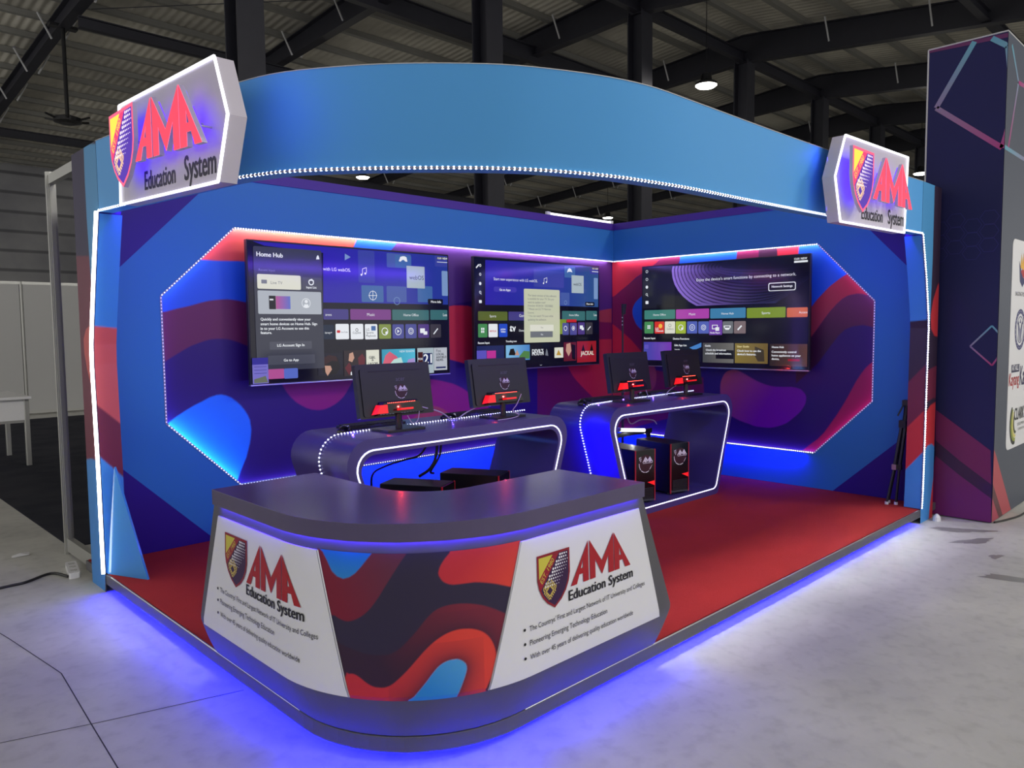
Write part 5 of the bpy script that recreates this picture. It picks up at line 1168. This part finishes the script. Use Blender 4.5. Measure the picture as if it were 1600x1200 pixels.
# ================================================================ MONITORS, MICE, KEYBOARDS
def decal(b, g, w, d, white=sr(225, 220, 225), dark=sr(58, 24, 36)):
    n = 24; b.poly([(w*.5*math.cos(k*2*PI/n), w*.5*math.sin(k*2*PI/n)) for k in range(n)], g, d, 0, [dark]*n)
    for a0, a1 in ((175, 222), (228, 262), (268, 300)):
        q = [math.radians(a0+(a1-a0)*k/5) for k in range(6)]
        b.poly([(w*.50*math.cos(a), w*.50*math.sin(a)) for a in q]+[(w*.46*math.cos(a), w*.46*math.sin(a)) for a in reversed(q)], g, d+2e-4, 0, [white]*12)
    b.poly([(w*.26, -w*.36), (w*.36, -w*.30), (w*.5, -w*.08), (w*.42, -w*.16)], g, d+2e-4, 0, [white]*4)
    for L in AMA:
        for p in L: b.poly(p, lambda x, y, dd: g(-w*.24+w*.078*x, w*.08+w*.32*y, dd), d+2e-4, 0, [white]*len(p))
    b.poly([(-.2*w, .02*w), (.52*w, .02*w), (.52*w, .045*w), (-.2*w, .045*w)], g, d+2e-4, 0, [white]*4)
    for x, y in ((-.50, .30), (-.40, .32), (-.47, .20), (-.38, .22), (-.40, .12)):
        b.poly([(w*x, w*y), (w*(x+.05), w*(y+.03)), (w*(x+.07), w*(y+.1)), (w*(x+.02), w*(y+.09))], g, d+2e-4, 0, [white]*4)
def make_monitor(label):
    t = thing('computer_monitor', label, 'monitor', (1.178, 1.60, DT), 0, 'monitors on the desks')
    tl = math.radians(9); ct, st = math.cos(tl), math.sin(tl)
    T = Matrix.Translation((0, 0, .222)) @ Matrix.Rotation(-tl, 4, 'X')
    b = MB(); b.X = T; b.rbox(-.2475, .2475, -.008, .026, -.147, .147, .006, axis='y'); b.rbox(-.225, .225, -.014, -.006, -.138, .120, .012, axis='y'); o = part(b, 'housing', 'black', t)
    b = MB(); b.X = T; b.box(-.242, .242, .0262, .0275, -.130, .142); part(b, 'display', 'blackg', t)
    b = MB(); b.X = T; b.box(-.17, .17, -.0165, -.0138, .103, .108); part(b, 'vent_slot', 'blackm', t)
    # lower electronics bulge
    b = MB(); b.X = T; b.loft([[(-.165, -.014, -.138), (.165, -.014, -.138), (.13, -.014, -.062), (-.13, -.014, -.062)], [(-.15, -.048, -.132), (.15, -.048, -.132), (.115, -.048, -.072), (-.115, -.048, -.072)]]); bu = part(b, 'rear_bulge', 'blackg', t)
    b = MB(); b.X = T
    b.add([(-.165, -.0495, -.128), (-.095, -.0495, -.128), (-.095, -.0495, -.082), (-.140, -.0495, -.082)], [(0, 1, 2, 3)])
    b.add([(-.185, -.02, -.130), (-.165, -.0495, -.128), (-.140, -.0495, -.082), (-.150, -.02, -.078)], [(0, 1, 2, 3)])
    part(b, 'red_lit_cover', 'redglow', t); b = MB(); b.X = T; b.box(-.035, .05, -.085, -.045, -.118, -.108); part(b, 'red_lit_bracket', 'redglow', t)
    b = MB(); b.X = T; b.dots([(-.09+.012*k, -.049, -.074) for k in range(16)], (0, -1, .5), .0035, .004); part(b, 'red_led_row', 'redled', t)
    # stand
    b = MB(); b.tube([(0, -.03, .012), (0, -.03, .13)], .0185, 12); part(b, 'stand_neck', 'black', t, smooth=30)
    b = MB(); b.rbox(-.125, .125, -.115, .065, 0, .012, .012); part(b, 'stand_base', 'black', t)
    dg = lambda a, z, d: tuple(T @ Vector((a, -.0146-d, z)))
    b = MB(); decal(b, lambda a, z, d: dg(.03+a, .0+z-.012, d), .082, .0006); part(b, 'logo_sticker', 'print', t)
    b = MB(); put_text(b, 'acer', .002, .046, .062, dg, .0005, 0, sr(95, 95, 105)); part(b, 'brand_lettering', 'print', t)
    return t
MX = [(1.178, 'monitor on the left desk, nearest the left wall, red light on its back'), (1.977, 'monitor on the right half of the left desk, red light on its back'), (3.315, 'monitor on the left half of the right desk, in front of the wall corner'), (4.042, 'monitor on the right end of the right desk, overlapping the right television')]
m0 = make_monitor(MX[0][1])
for i, (x, l) in enumerate(MX):
    if i: dup(m0, (x, 1.60, DT), 0, l)
    bulb('monitor_red_light', (x-.02, 1.53, DZ+.135), .6, (1, .05, .04), .004)
    bulb('monitor_red_light', (x-.10, 1.53, DZ+.05), .08, (1, .05, .06), .004)
def make_mouse(label):
    t = thing('computer_mouse', label, 'mouse', (.925, 1.722, DT), .5, 'mice on the desks')
    L = []
    for x, w, h in ((-.052, .008, .012), (-.046, .022, .02), (-.02, .031, .036), (.01, .031, .037), (.035, .028, .026), (.05, .014, .014)):
        L.append([(x, w*math.cos(a), max(0, h*math.sin(a))) for a in [PI*k/8 for k in range(9)]])
    b = MB(); b.loft(L); part(b, 'body', 'blackg', t, smooth=40)
    b = MB(); b.tube([(.038, -.004, .024), (.038, .004, .024)], .008, 8); part(b, 'wheel', 'silver', t)
    return t
q = make_mouse('black mouse at the left end of the left desk, beside the dotted light tape')
for p, a, l in (((1.70, 1.77), -.4, 'black mouse between the two monitors on the left desk'), ((2.935, 1.735), .4, 'black mouse at the left end of the right desk'), ((3.78, 1.785), 1.9, 'black mouse between the two monitors on the right desk')): dup(q, (*p, DT), a, l)
def make_keyboard(label):
    t = thing('keyboard', label, 'keyboard', (1.18, 1.84, DT), 0, 'keyboards on the desks')
    b = MB(); b.rbox(-.2, .2, -.065, .065, 0, .014, .01); part(b, 'case', 'black', t)
    b = MB()
    for r in range(5):
        for c in range(15): b.box(-.187+.025*c, -.166+.025*c, -.053+.0215*r, -.035+.0215*r, .014, .020)
    o = part(b, 'keys', 'blackm', t); o['kind'] = 'stuff'
    return t
k0 = make_keyboard('black keyboard lying behind the monitor nearest the left wall')
for x, l in ((1.98, 'black keyboard behind the right-hand monitor of the left desk'), (3.3, 'black keyboard behind the left-hand monitor of the right desk'), (4.04, 'black keyboard behind the right-hand monitor of the right desk')): dup(k0, (x, 1.845, DT), 0, l)
def cab(pts, r, name, label, m='wcable', cat='cable', grp=None):
    b = MB(); b.tube(smooth_pts(pts, 6, False), r, 6); return tag(b.build(name, m, smooth=True), label, cat, grp)
cab([(1.30, 1.545, 1.045), (1.476, 1.60, 1.0), (1.562, 1.63, .965), (1.605, 1.64, .935), (1.63, 1.67, .927)], .004, 'monitor_cable', 'pale cable drooping from the left desk monitor nearest the left wall')
cab([(1.84, 1.54, 1.05), (1.786, 1.60, 1.0), (1.723, 1.63, .967), (1.67, 1.65, .935), (1.64, 1.70, .927)], .004, 'monitor_cable', 'pale cable drooping from the left side of the second monitor')
cab([(2.11, 1.54, 1.06), (2.05, 1.52, 1.0), (2.03, 1.535, .96), (2.05, 1.50, .935), (1.95, 1.46, .927), (1.82, 1.45, .926)], .003, 'monitor_cable', 'thin pale cable looping behind the stand of the second monitor')
cab([(3.44, 1.545, 1.03), (3.53, 1.60, 1.0), (3.60, 1.63, .945), (3.66, 1.68, .927)], .0035, 'monitor_cable', 'pale cable from the left monitor of the right desk')
cab([(3.91, 1.545, 1.03), (3.86, 1.60, .975), (3.83, 1.62, .94), (3.80, 1.64, .926)], .0035, 'monitor_cable', 'pale cable dropping from the rightmost monitor')
cab([(1.30, 1.54, 1.03), (1.28, 1.53, .97), (1.25, 1.54, .955), (1.22, 1.545, 1.0)], .002, 'monitor_cable', 'thin pink lit cable loop under the monitor nearest the left wall')
# ================================================================ PC TOWERS
def make_pc(label, loc, rz):
    t = thing('computer_tower', label, 'computer', loc, rz, 'computer towers in the desks')
    b = MB(); b.box(-.098, .098, -.19, .20, .012, .405); part(b, 'case', 'black', t, bevel=.004)
    b = MB(); b.box(-.092, .092, -.205, -.191, .014, .402); fp = part(b, 'front_panel', 'blackg', t)
    for x in (-.097, .097):
        b = MB(); b.box(x-.004, x+.004, -.204, -.196, .01, .405); part(b, 'red_edge', 'redtrim', t)
    g = lambda a, z, d: (a, -.2056-d, z)
    b = MB(); decal(b, lambda a, z, d: g(a, .30+z, d), .135, .0004); part(b, 'logo_sticker', 'print', t)
    b = MB(); b.add([(.02, -.2062, .158), (.092, -.2062, .165), (.092, -.2062, .128)], [(0, 1, 2)]); part(b, 'red_badge', 'redglow', t)
    b = MB()
    for k in range(9): b.box(-.08, .08, -.2075, -.205, .03+.010*k, .034+.010*k)
    part(b, 'vent_grille', 'blackm', t)
    for x in (-.08, .08):
        for y in (-.15, .16):
            b = MB(); b.tube([(x, y, 0), (x, y, .013)], .014, 8); part(b, 'foot', 'black', t)
    return t
PZ = ZP+.051
p0 = make_pc('black computer tower with white ring sticker in the right desk, left of its pair', (3.39, 1.67, PZ), -.2)
for loc, rz, l in (((3.85, 1.67, PZ), -.2, 'black computer tower with white ring sticker in the right desk, right of its pair'), ((1.44, 1.76, PZ), .50, 'black computer tower in the left desk, turned aside, left of its pair'), ((1.90, 1.76, PZ), .46, 'black computer tower in the left desk, turned aside, right of its pair')): dup(p0, loc, rz, l)
for x, y, w in ((1.55, 1.55, .1), (2.02, 1.55, .1)): bulb('tower_red_light', (x, y, .36), w, (1, .05, .08), .005)
cab([(1.63, 1.80, .835), (1.62, 1.80, .70), (1.58, 1.81, .62), (1.53, 1.86, .57)], .009, 'hanging_cable', 'thick black cable hanging inside the left desk to a computer tower', 'cable')
cab([(1.66, 1.80, .835), (1.65, 1.80, .70), (1.60, 1.83, .60), (1.66, 1.88, .57)], .007, 'hanging_cable', 'second black cable hanging beside the thick one inside the left desk', 'cable')
cab([(1.60, 1.80, .835), (1.5, 1.80, .72), (1.38, 1.80, .70), (1.24, 1.80, .68), (1.15, 1.80, .64), (1.17, 1.84, .50), (1.2, 1.9, .2)], .006, 'hanging_cable', 'black cable draped along the inside of the left desk to its left end', 'cable')
t = thing('tube_light', 'short bright tube light on black brackets inside the right desk behind the computer towers', 'tube light', (3.72, 1.922, .64))
b = MB(); b.tube([(-.10, 0, .006), (.24, 0, -.03)], .015, 8); part(b, 'tube', 'tube', t)
for x in (-.17, -.12): 
    b = MB(); b.tube([(x, 0, .012), (x+.02, 0, .01)], .018, 8); part(b, 'end_cap', 'silver', t)
b = MB(); b.box(-.30, .36, .006, .026, -.06, -.025); b.box(-.26, -.22, .006, .026, -.482, -.06); b.box(.30, .34, .006, .026, -.482, -.06); part(b, 'bracket', 'black', t)
bulb('desk_tube_light', (3.75, 1.89, .615), .25, (.95, .97, 1), .005)
cab([(3.60, 1.84, .80), (3.66, 1.84, .70), (3.80, 1.84, .72), (3.98, 1.85, .70), (4.05, 1.86, .66)], .005, 'hanging_cable', 'pale cable looped over the tube light inside the right desk', 'wcable')
# ================================================================ TELEVISIONS
UI = dict(W=(236, 240, 246), K=(46, 52, 58), K2=(16, 16, 24), b1=(42, 30, 168), b2=(36, 56, 150), b3=(56, 66, 158), b4=(70, 92, 165), b5=(64, 104, 165), b6=(122, 152, 200), b7=(48, 84, 140), card=(172, 188, 196), card2=(225, 225, 210), card3=(185, 190, 200), cat1=(68, 60, 132), cat2=(122, 60, 136), cat3=(56, 106, 110), cat2b=(172, 66, 172), cat3b=(62, 128, 120), hub=(64, 128, 172), olive=(128, 146, 66), olive2=(88, 102, 44), olive3=(122, 146, 42), olive4=(160, 184, 56), or1=(206, 104, 66), or2=(250, 190, 70), app1=(20, 36, 60), r1=(200, 30, 40), r2=(70, 30, 30), r3=(150, 28, 40), r4=(214, 52, 42), cat5=(70, 74, 150), cat5b=(82, 98, 184), cat6=(76, 50, 130), cat6b=(112, 66, 170), cat7=(58, 54, 64), cat7b=(124, 108, 112), m0=(14, 10, 16), m1=(16, 16, 36), m2=(50, 22, 26), m3=(40, 28, 34), m4=(96, 26, 40), skin=(196, 150, 130), t1=(44, 150, 180), t2=(90, 190, 220), pink=(214, 96, 120), mint=(190, 226, 220), lav=(170, 150, 210), lav2=(92, 84, 190), n1=(30, 40, 92), panel=(58, 60, 74), panel2=(76, 78, 92), g1=(112, 116, 122), g2=(120, 124, 136), g3=(176, 182, 192), pk=(180, 84, 150), pk2=(190, 50, 150), lb=(90, 110, 200), grn=(70, 140, 84), grn2=(80, 130, 70), pv=(36, 76, 200), pill=(66, 58, 178), sky1=(70, 130, 200), sky2=(130, 190, 230), gold=(190, 150, 60), pop=(200, 204, 176), cr=(236, 222, 160), v3bg=(26, 26, 34), v4=(56, 70, 170), v5=(120, 60, 180), gy1=(70, 72, 74), gy2=(110, 108, 104), gd1=(130, 112, 50), gd2=(110, 90, 50), gd3=(60, 52, 40), br1=(44, 34, 36), br2=(90, 60, 56), olive3_=(0, 0, 0))
UI = {k: sr(*v) for k, v in UI.items()}
def ui(b, items, g, w, h):
    k = 0; st = 3.5e-5
    cc = lambda c: UI[c[1]] if isinstance(c, (tuple, list)) else UI[c]
    def cols(pts, c):
        if not isinstance(c, (tuple, list)): return [UI[c]]*len(pts)
        xs = [p[0] for p in pts]; a, z = min(xs), max(xs); A, Z = np.array(UI[c[1]]), np.array(UI[c[2]])
        return [tuple(A+(Z-A)*((p[0]-a)/(z-a+1e-9))) for p in pts]
    cl = lambda p: (min(max(p[0], .004), w-.004), min(max(p[1], .004), h-.004))
    for it in items:
        k += 1; d = .0004+st*k; q = it[0]
        if q == 'R': p = [cl(v) for v in rrect(*it[1:5], it[5])]; b.poly(p, g, d, 0, cols(p, it[6]))
        elif q == 'P': p = [cl(v) for v in it[1]]; b.poly(p, g, d, 0, cols(p, it[2]))
        elif q == 'C':
            x, y, r, c, th = it[1:]; n = 20; a = [2*PI*i/n for i in range(n)]
            if th:
                for i in range(n):
                    j = (i+1) % n; p = [(x+(r if s else r-th)*math.cos(a[v]), y+(r if s else r-th)*math.sin(a[v])) for v, s in ((i, 1), (j, 1), (j, 0), (i, 0))]; b.poly(p, g, d, 0, [UI[c]]*4)
            else: b.poly([(x+r*math.cos(v), y+r*math.sin(v)) for v in a], g, d, 0, [UI[c]]*n)
        elif q == 'L':
            pp, t, c = it[1:]
            for (x0, y0), (x1, y1) in zip(pp[:-1], pp[1:]):
                L = math.hypot(x1-x0, y1-y0) or 1; nx, ny = -(y1-y0)/L*t/2, (x1-x0)/L*t/2
                b.poly([(x0+nx, y0+ny), (x0-nx, y0-ny), (x1-nx, y1-ny), (x1+nx, y1+ny)], g, d, 0, [UI[c]]*4)
        elif q == 'T': put_text(b, it[1], it[2], it[3], it[4], g, d, 0, UI[it[5]], bold=it[6])
        elif q == 'RINGS':
            top, bot, right = h-.012, .562, w-.01
            for i in range(15):
                l = .34+.036*i; cx, cy = 1.0+.028*i, .90; bt = .48+.026*i; n = 40; a_, b_ = cx-l, cy-bt
                p = []
                for v in range(n):
                    th = 2*PI*v/n; p.append((min(max(cx+a_*math.cos(th), l), right), min(max(cy+b_*math.sin(th), bot), top)))
                f = max(.06, 1-i/11); c0 = np.array(sr(150, 118, 222))*f; c1 = np.array(sr(40, 40, 80))*f
                xs = [u[0] for u in p]; cs = [tuple(c0+(c1-c0)*min(1, (u[0]-l)/.7)) for u in p]
                b.poly(p, g, d+2e-5*(2*i), 0, cs)
                p2 = [(min(u[0]+.022, right), min(max(u[1], bot)+.012*(u[1] < top-.01), top)) for u in p]; b.poly(p2, g, d+2e-5*(2*i+1), 0, [tuple(np.array(c)*.28) for c in cs])
            k += 20
def tv(name_items, origin, u, n, w, h, label, mount):
    t = thing('television', label, 'television', tuple(Vector(origin)+Vector(u)*w/2), 0, 'televisions on the booth walls')
    O, U, N = Vector(origin), Vector(u), Vector(n); Z = Vector((0, 0, 1))
    g = lambda a, z, d: tuple(O+U*a+Z*z+N*d)
    b = MB(); b.prism(rrect(-.008, -.008, w+.008, h+.008, .004, 2), g, -.030, -.002); wpart(b, 'frame', 'black', t)
    b = MB(); b.prism(rrect(w*.2, h*.08, w*.8, h*.7, .02, 3), g, -.052, -.030); wpart(b, 'rear_housing', 'blackm', t)
    b = MB(); b.poly([(0, 0), (w, 0), (w, h), (0, h)], g, 0, 0, [sr(10, 9, 26)]*4); ui(b, name_items, g, w, h); wpart(b, 'screen', 'screen', t)
    b = MB(); b.prism([(-.009, -.014), (w+.009, -.014), (w+.009, -.006), (-.009, -.006)], g, -.028, .001); wpart(b, 'bottom_trim', 'silver', t)
    b = MB()
    for x in (.3, .7): b.prism([(w*x-.03, h*.3), (w*x+.03, h*.3), (w*x+.03, h*.6), (w*x-.03, h*.6)], g, -mount, -.052)
    wpart(b, 'wall_bracket', 'black', t)
    return t, g
y1 = LW-.07; x3 = RW-.07
t1, g1 = tv(ART['tv1'], (.994, y1, 1.1245), (1, 0, 0), (0, -1, 0), 1.706, .952, 'large television nearest the left post, showing a grey menu panel', .154)
b = MB(); (xa, za), (xb, zb) = ART['sticker1']
b.poly([(xa, zb), (xb, zb), (xb, za), (xa, za)], g1, .008, 0, [sr(150, 150, 190)]*4); b.poly([(xa, za-.045), (xb, za-.045), (xb, za), (xa, za)], g1, .0082, 0, [sr(62, 60, 140)]*4)
b.poly([(xa+.01, zb+.005), (xb-.005, zb+.005), (xb-.02, zb+.05), (xa+.01, zb+.03)], g1, .0082, 0, [sr(130, 150, 80)]*4)
for i in range(3): b.poly([(xa+.012, za-.062-.022*i), (xb-.012, za-.062-.022*i), (xb-.012, za-.058-.022*i), (xa+.012, za-.058-.022*i)], g1, .0082, 0, [sr(90, 90, 140)]*4)
wpart(b, 'spec_sticker', 'print', t1)
tv(ART['tv2'], (2.988, y1, 1.1287), (1, 0, 0), (0, -1, 0), 1.650, .956, 'television beside the wall corner, showing a pale pop-up message', .154)
tv(ART['tv3'], (x3, 2.6196, 1.1113), (0, -1, 0), (-1, 0, 0), 1.682, .956, 'television on the right wall, showing a purple ribbed disc', .154)
# ================================================================ STANDS
t = thing('microphone_stand', 'slim black microphone stand in the wall corner behind the right desk', 'microphone stand', (4.6, 2.64, ZP))
b = MB(); b.loft([[(r*math.cos(a*PI/8), r*math.sin(a*PI/8), z) for a in range(16)] for r, z in ((.13, 0), (.13, .012), (.03, .03))]); part(b, 'base', 'black', t)
b = MB(); b.tube([(0, 0, .02), (0, 0, .95)], .013, 8); b.tube([(0, 0, .95), (0, 0, 1.5)], .009, 8); part(b, 'pole', 'black', t)
b = MB(); b.tube([(0, 0, .93), (0, 0, 1.0)], .02, 8); part(b, 'clutch', 'black', t)
b = MB(); b.tube([(0, -.01, 1.5), (0, -.015, 1.60)], [.018, .026], 10); part(b, 'microphone', 'blackm', t)
b = MB(); b.dots([(-.016, -.008, 1.40+.035*k) for k in range(3)], (-1, -.8, 0), .006, .004); part(b, 'marker_dot', 'white', t)
t = thing('tripod', 'folded black tripod leaning in the corner by the right post', 'tripod', (4.79, .22, ZP))
top = Vector((.06, -.055, .60))
for i, (dx, dy) in enumerate(((-.035, .02), (.03, .03), (0, -.035))):
    b = MB(); a = Vector((dx, dy, .012)); b.tube([a, a.lerp(top, .5)], .010, 6); b.tube([a.lerp(top, .45), top+Vector((dx*.4, dy*.4, 0))], .014, 6); lg = part(b, 'leg', 'black', t)
    b = MB(); b.tube([a-Vector((0, 0, .011)), a+Vector((0, 0, .01))], .014, 6); part(b, 'rubber_foot', 'white', lg)
    b = MB(); m_ = a.lerp(top, .47); b.box(m_.x-.016, m_.x+.016, m_.y-.016, m_.y+.016, m_.z-.02, m_.z+.02); part(b, 'leg_lock', 'silver' if i == 0 else 'black', lg)
b = MB(); b.tube([top-Vector((0, 0, .05)), top+Vector((.015, -.012, .16))], .016, 8); part(b, 'centre_column', 'black', t)
b = MB(); b.box(top.x-.03, top.x+.03, top.y-.025, top.y+.025, top.z-.01, top.z+.045); part(b, 'shoulder', 'black', t)
b = MB(); b.box(top.x-.015, top.x+.045, top.y-.045, top.y+.01, top.z+.16, top.z+.20); part(b, 'head', 'black', t)
b = MB(); b.tube([top+Vector((0, 0, .17)), top+Vector((-.04, .03, .08))], .006, 6); part(b, 'pan_handle', 'black', t)
# ================================================================ TOWER
def tower():
    t = thing('banner_tower', 'tall navy fabric banner tower with neon outlines standing right of the booth', 'banner', (5.7, -.1, 0))
    x0, x1, y0, y1, H = 5.104, 6.62, -.376, .142, 3.545
    b = MB(); b.box(x0, x1, y0, y1, .006, H); wpart(b, 'fabric_body', 'tower', t, bevel=.006)
    b = MB()
    for p in (((x0, y0, H), (x0, y1, H)), ((x0, y0, H), (x1, y0, H)), ((x0, y1, .02), (x0, y1, H))): b.tube(p, .006, 6)
    wpart(b, 'frame_edge', 'partition', t)
    gl = lambda a, z, d: (x0-.002-d, min(max(a, y0), y1), min(max(z, .008), H)); gr = lambda a, z, d: (max(a, x0), y0-.002-d, min(max(z, .008), H))
    b = MB()
    def pl(p, g, d, c, c2=None):
        zs = [q[1] for q in p]; lo, hi = min(zs), max(zs); C0, C1 = np.array(sr(*c)), np.array(sr(*(c2 or c)))
        b.poly(p, g, d, 0, [tuple(C0+(C1-C0)*((q[1]-lo)/(hi-lo+1e-9))) for q in p])
    D, E_ = ART['towL'], ART['towR']
    pl(D['top'], gl, .0002, (96, 34, 88)); pl(D['band1'], gl, .0002, (112, 32, 84)); pl(D['band2'], gl, .0003, (58, 28, 62)); pl(D['band3'], gl, .0002, (112, 32, 104), (110, 30, 84))
    pl([(y0, 0), (x1, 0), (x1, H), (x0, H), (x0, .0)][1:], lambda a, z, d: gr(a, z, d), .0001, (74, 80, 94))  # whole right face painted greyer than the navy, as the side catching light
    pl(E_['band1'], gr, .0003, (176, 74, 84)); pl(E_['band2'], gr, .0004, (92, 52, 58)); pl(E_['band3'], gr, .0003, (170, 66, 88))  # lighter, lit copies of the left face's bands
    def line(p, g, w, d, lo=(166, 54, 120), hi=(96, 160, 180)):
        zs = [q[1] for q in p]; a, z = min(zs), max(zs); A, Z = np.array(sr(*lo)), np.array(sr(*hi))
        for (u0, v0), (u1, v1) in zip(p[:-1], p[1:]):
            n = 6
            for k in range(n):
                f0, f1 = k/n, (k+1)/n; P0, P1 = (u0+(u1-u0)*f0, v0+(v1-v0)*f0), (u0+(u1-u0)*f1, v0+(v1-v0)*f1)
                L = math.hypot(u1-u0, v1-v0); nx, ny = -(v1-v0)/L*w/2, (u1-u0)/L*w/2; c = [tuple(A+(Z-A)*np.clip((q-a)/(z-a+1e-9), 0, 1)) for q in (P0[1], P0[1], P1[1], P1[1])]
                b.poly([(P0[0]+nx, P0[1]+ny), (P0[0]-nx, P0[1]-ny), (P1[0]-nx, P1[1]-ny), (P1[0]+nx, P1[1]+ny)], g, d, 0, c)
    line(D['lines'][0], gl, .036, .0005); line(D['lines'][1], gl, .012, .0005)
    for p in E_['lines']: line(p, gr, .03, .0006)
    # faint honeycomb
    for i in range(4):
        for j in range(3):
            cx, cz = -.30+.11*i, 2.05+.10*j-(.05 if i % 2 else 0)
            line([(cx+.062*math.cos(k*PI/3), cz+.055*math.sin(k*PI/3)) for k in range(7)], gl, .003, .0004, (44, 40, 108), (46, 44, 116))
    wpart(b, 'graphics_and_lit_face', 'print', t)
    b = MB(); pa = ART['towR']['panel']; x = pa[0][0]
    b.prism(rrect(x, .505, x+1.0, 2.115, .06, 5), gr, .0008, .004); pn = wpart(b, 'sponsor_panel', 'white', t)
    b = MB(); gp = lambda a, z, d: (a, y0-.0068-d, z)
    P = lambda p, c, d=0: b.poly(p, gp, d, 0, [sr(*c)]*len(p))
    u, v = x+.30, 1.86     # flame emblem
    P([(u-.10, v+.10), (u-.06, v-.06), (u+.02, v-.10), (u+.12, v-.04), (u+.02, v-.02), (u-.04, v+.04)], (34, 40, 96)); P([(u-.04, v+.02), (u+.04, v-.03), (u+.13, v+.0), (u+.06, v+.06)], (176, 34, 40), .0002); P([(u-.06, v+.05), (u-.03, v+.16), (u+.0, v+.08), (u+.03, v+.17), (u+.06, v+.08), (u+.11, v+.14), (u+.06, v+.03)], (232, 176, 60), .0003)
    put_text(b, 'BAGONG PILIPINAS', u-.18, v-.17, .40, gp, 0, 0, sr(50, 50, 60))
    wpart(b, 'flame_emblem', 'print', pn); b = MB()
    u, v = x+.30, 1.43     # round seal
    ring = lambda r, w, c, d: [P([(u+(r if s else r-w)*math.cos(a), v+(r if s else r-w)*math.sin(a)) for a, s in ((2*PI*k/32, 1), (2*PI*(k+1)/32, 1), (2*PI*(k+1)/32, 0), (2*PI*k/32, 0))], c, d) for k in range(32)]
    ring(.16, .035, (52, 52, 110), 0); ring(.105, .008, (52, 52, 110), 0)
    for k in range(24):
        a = 2*PI*k/24; P([(u+.143*math.cos(a)+.006*math.cos(q*PI/2), v+.143*math.sin(a)+.006*math.sin(q*PI/2)) for q in range(4)], (214, 214, 220), .0003)
    for s in (-1, 1):
        P([(u+s*.01, v-.09), (u+s*.03, v-.09), (u+s*.06, v+.03), (u+s*.05, v+.06), (u+s*.01, v)], (52, 52, 110)); P([(u+s*.03, v+.01), (u+s*.08, v+.05), (u+s*.06, v+.07)], (52, 52, 110))
    P([(u-.02, v+.05), (u+.02, v+.05), (u, v+.09)], (52, 52, 110))
    wpart(b, 'round_seal', 'print', pn); b = MB()
    u, v = x+.02, 1.0      # lettering
    P([(u+.06, v+.10), (u+.30, v+.10), (u+.30, v+.16), (u+.06, v+.16)], (40, 44, 78)); put_text(b, 'AT ALL', u+.08, v+.115, .19, gp, .0003, 0, sr(230, 230, 235), bold=1)
    put_text(b, 'Kayang', u, v, .30, gp, 0, 0, sr(170, 34, 40), bold=1, hs=1.3); put_text(b, 'Kaya', u+.33, v-.01, .27, gp, 0, 0, sr(46, 42, 84), bold=1, hs=1.5)
    wpart(b, 'red_blue_lettering', 'print', pn); b = MB()
    u, v = x+.10, .70      # swoosh and name
    for r, c, s in ((.17, (40, 44, 44), 0), (.145, (150, 160, 70), .012), (.115, (214, 204, 120), .026), (.085, (70, 76, 60), .04)):
        q = [math.radians(130+14*k) for k in range(12)]; P([(u+.12+s+r*.8*math.cos(a), v+r*math.sin(a)) for a in q]+[(u+.125+s+r*.66*math.cos(a)+.01, v+.01+r*.9*math.sin(a)) for a in reversed(q)], c, .0002*(4-r*10))
    put_text(b, 'CLARK', u+.12, v+.02, .30, gp, .001, 0, sr(56, 60, 64), bold=1, hs=1.4); put_text(b, 'DEVELOPMENT', u+.22, v-.03, .22, gp, .001, 0, sr(90, 96, 90)); put_text(b, 'CORPORATION', u+.24, v-.07, .2, gp, .001, 0, sr(90, 96, 90))
    wpart(b, 'swoosh_logo', 'print', pn)
tower()
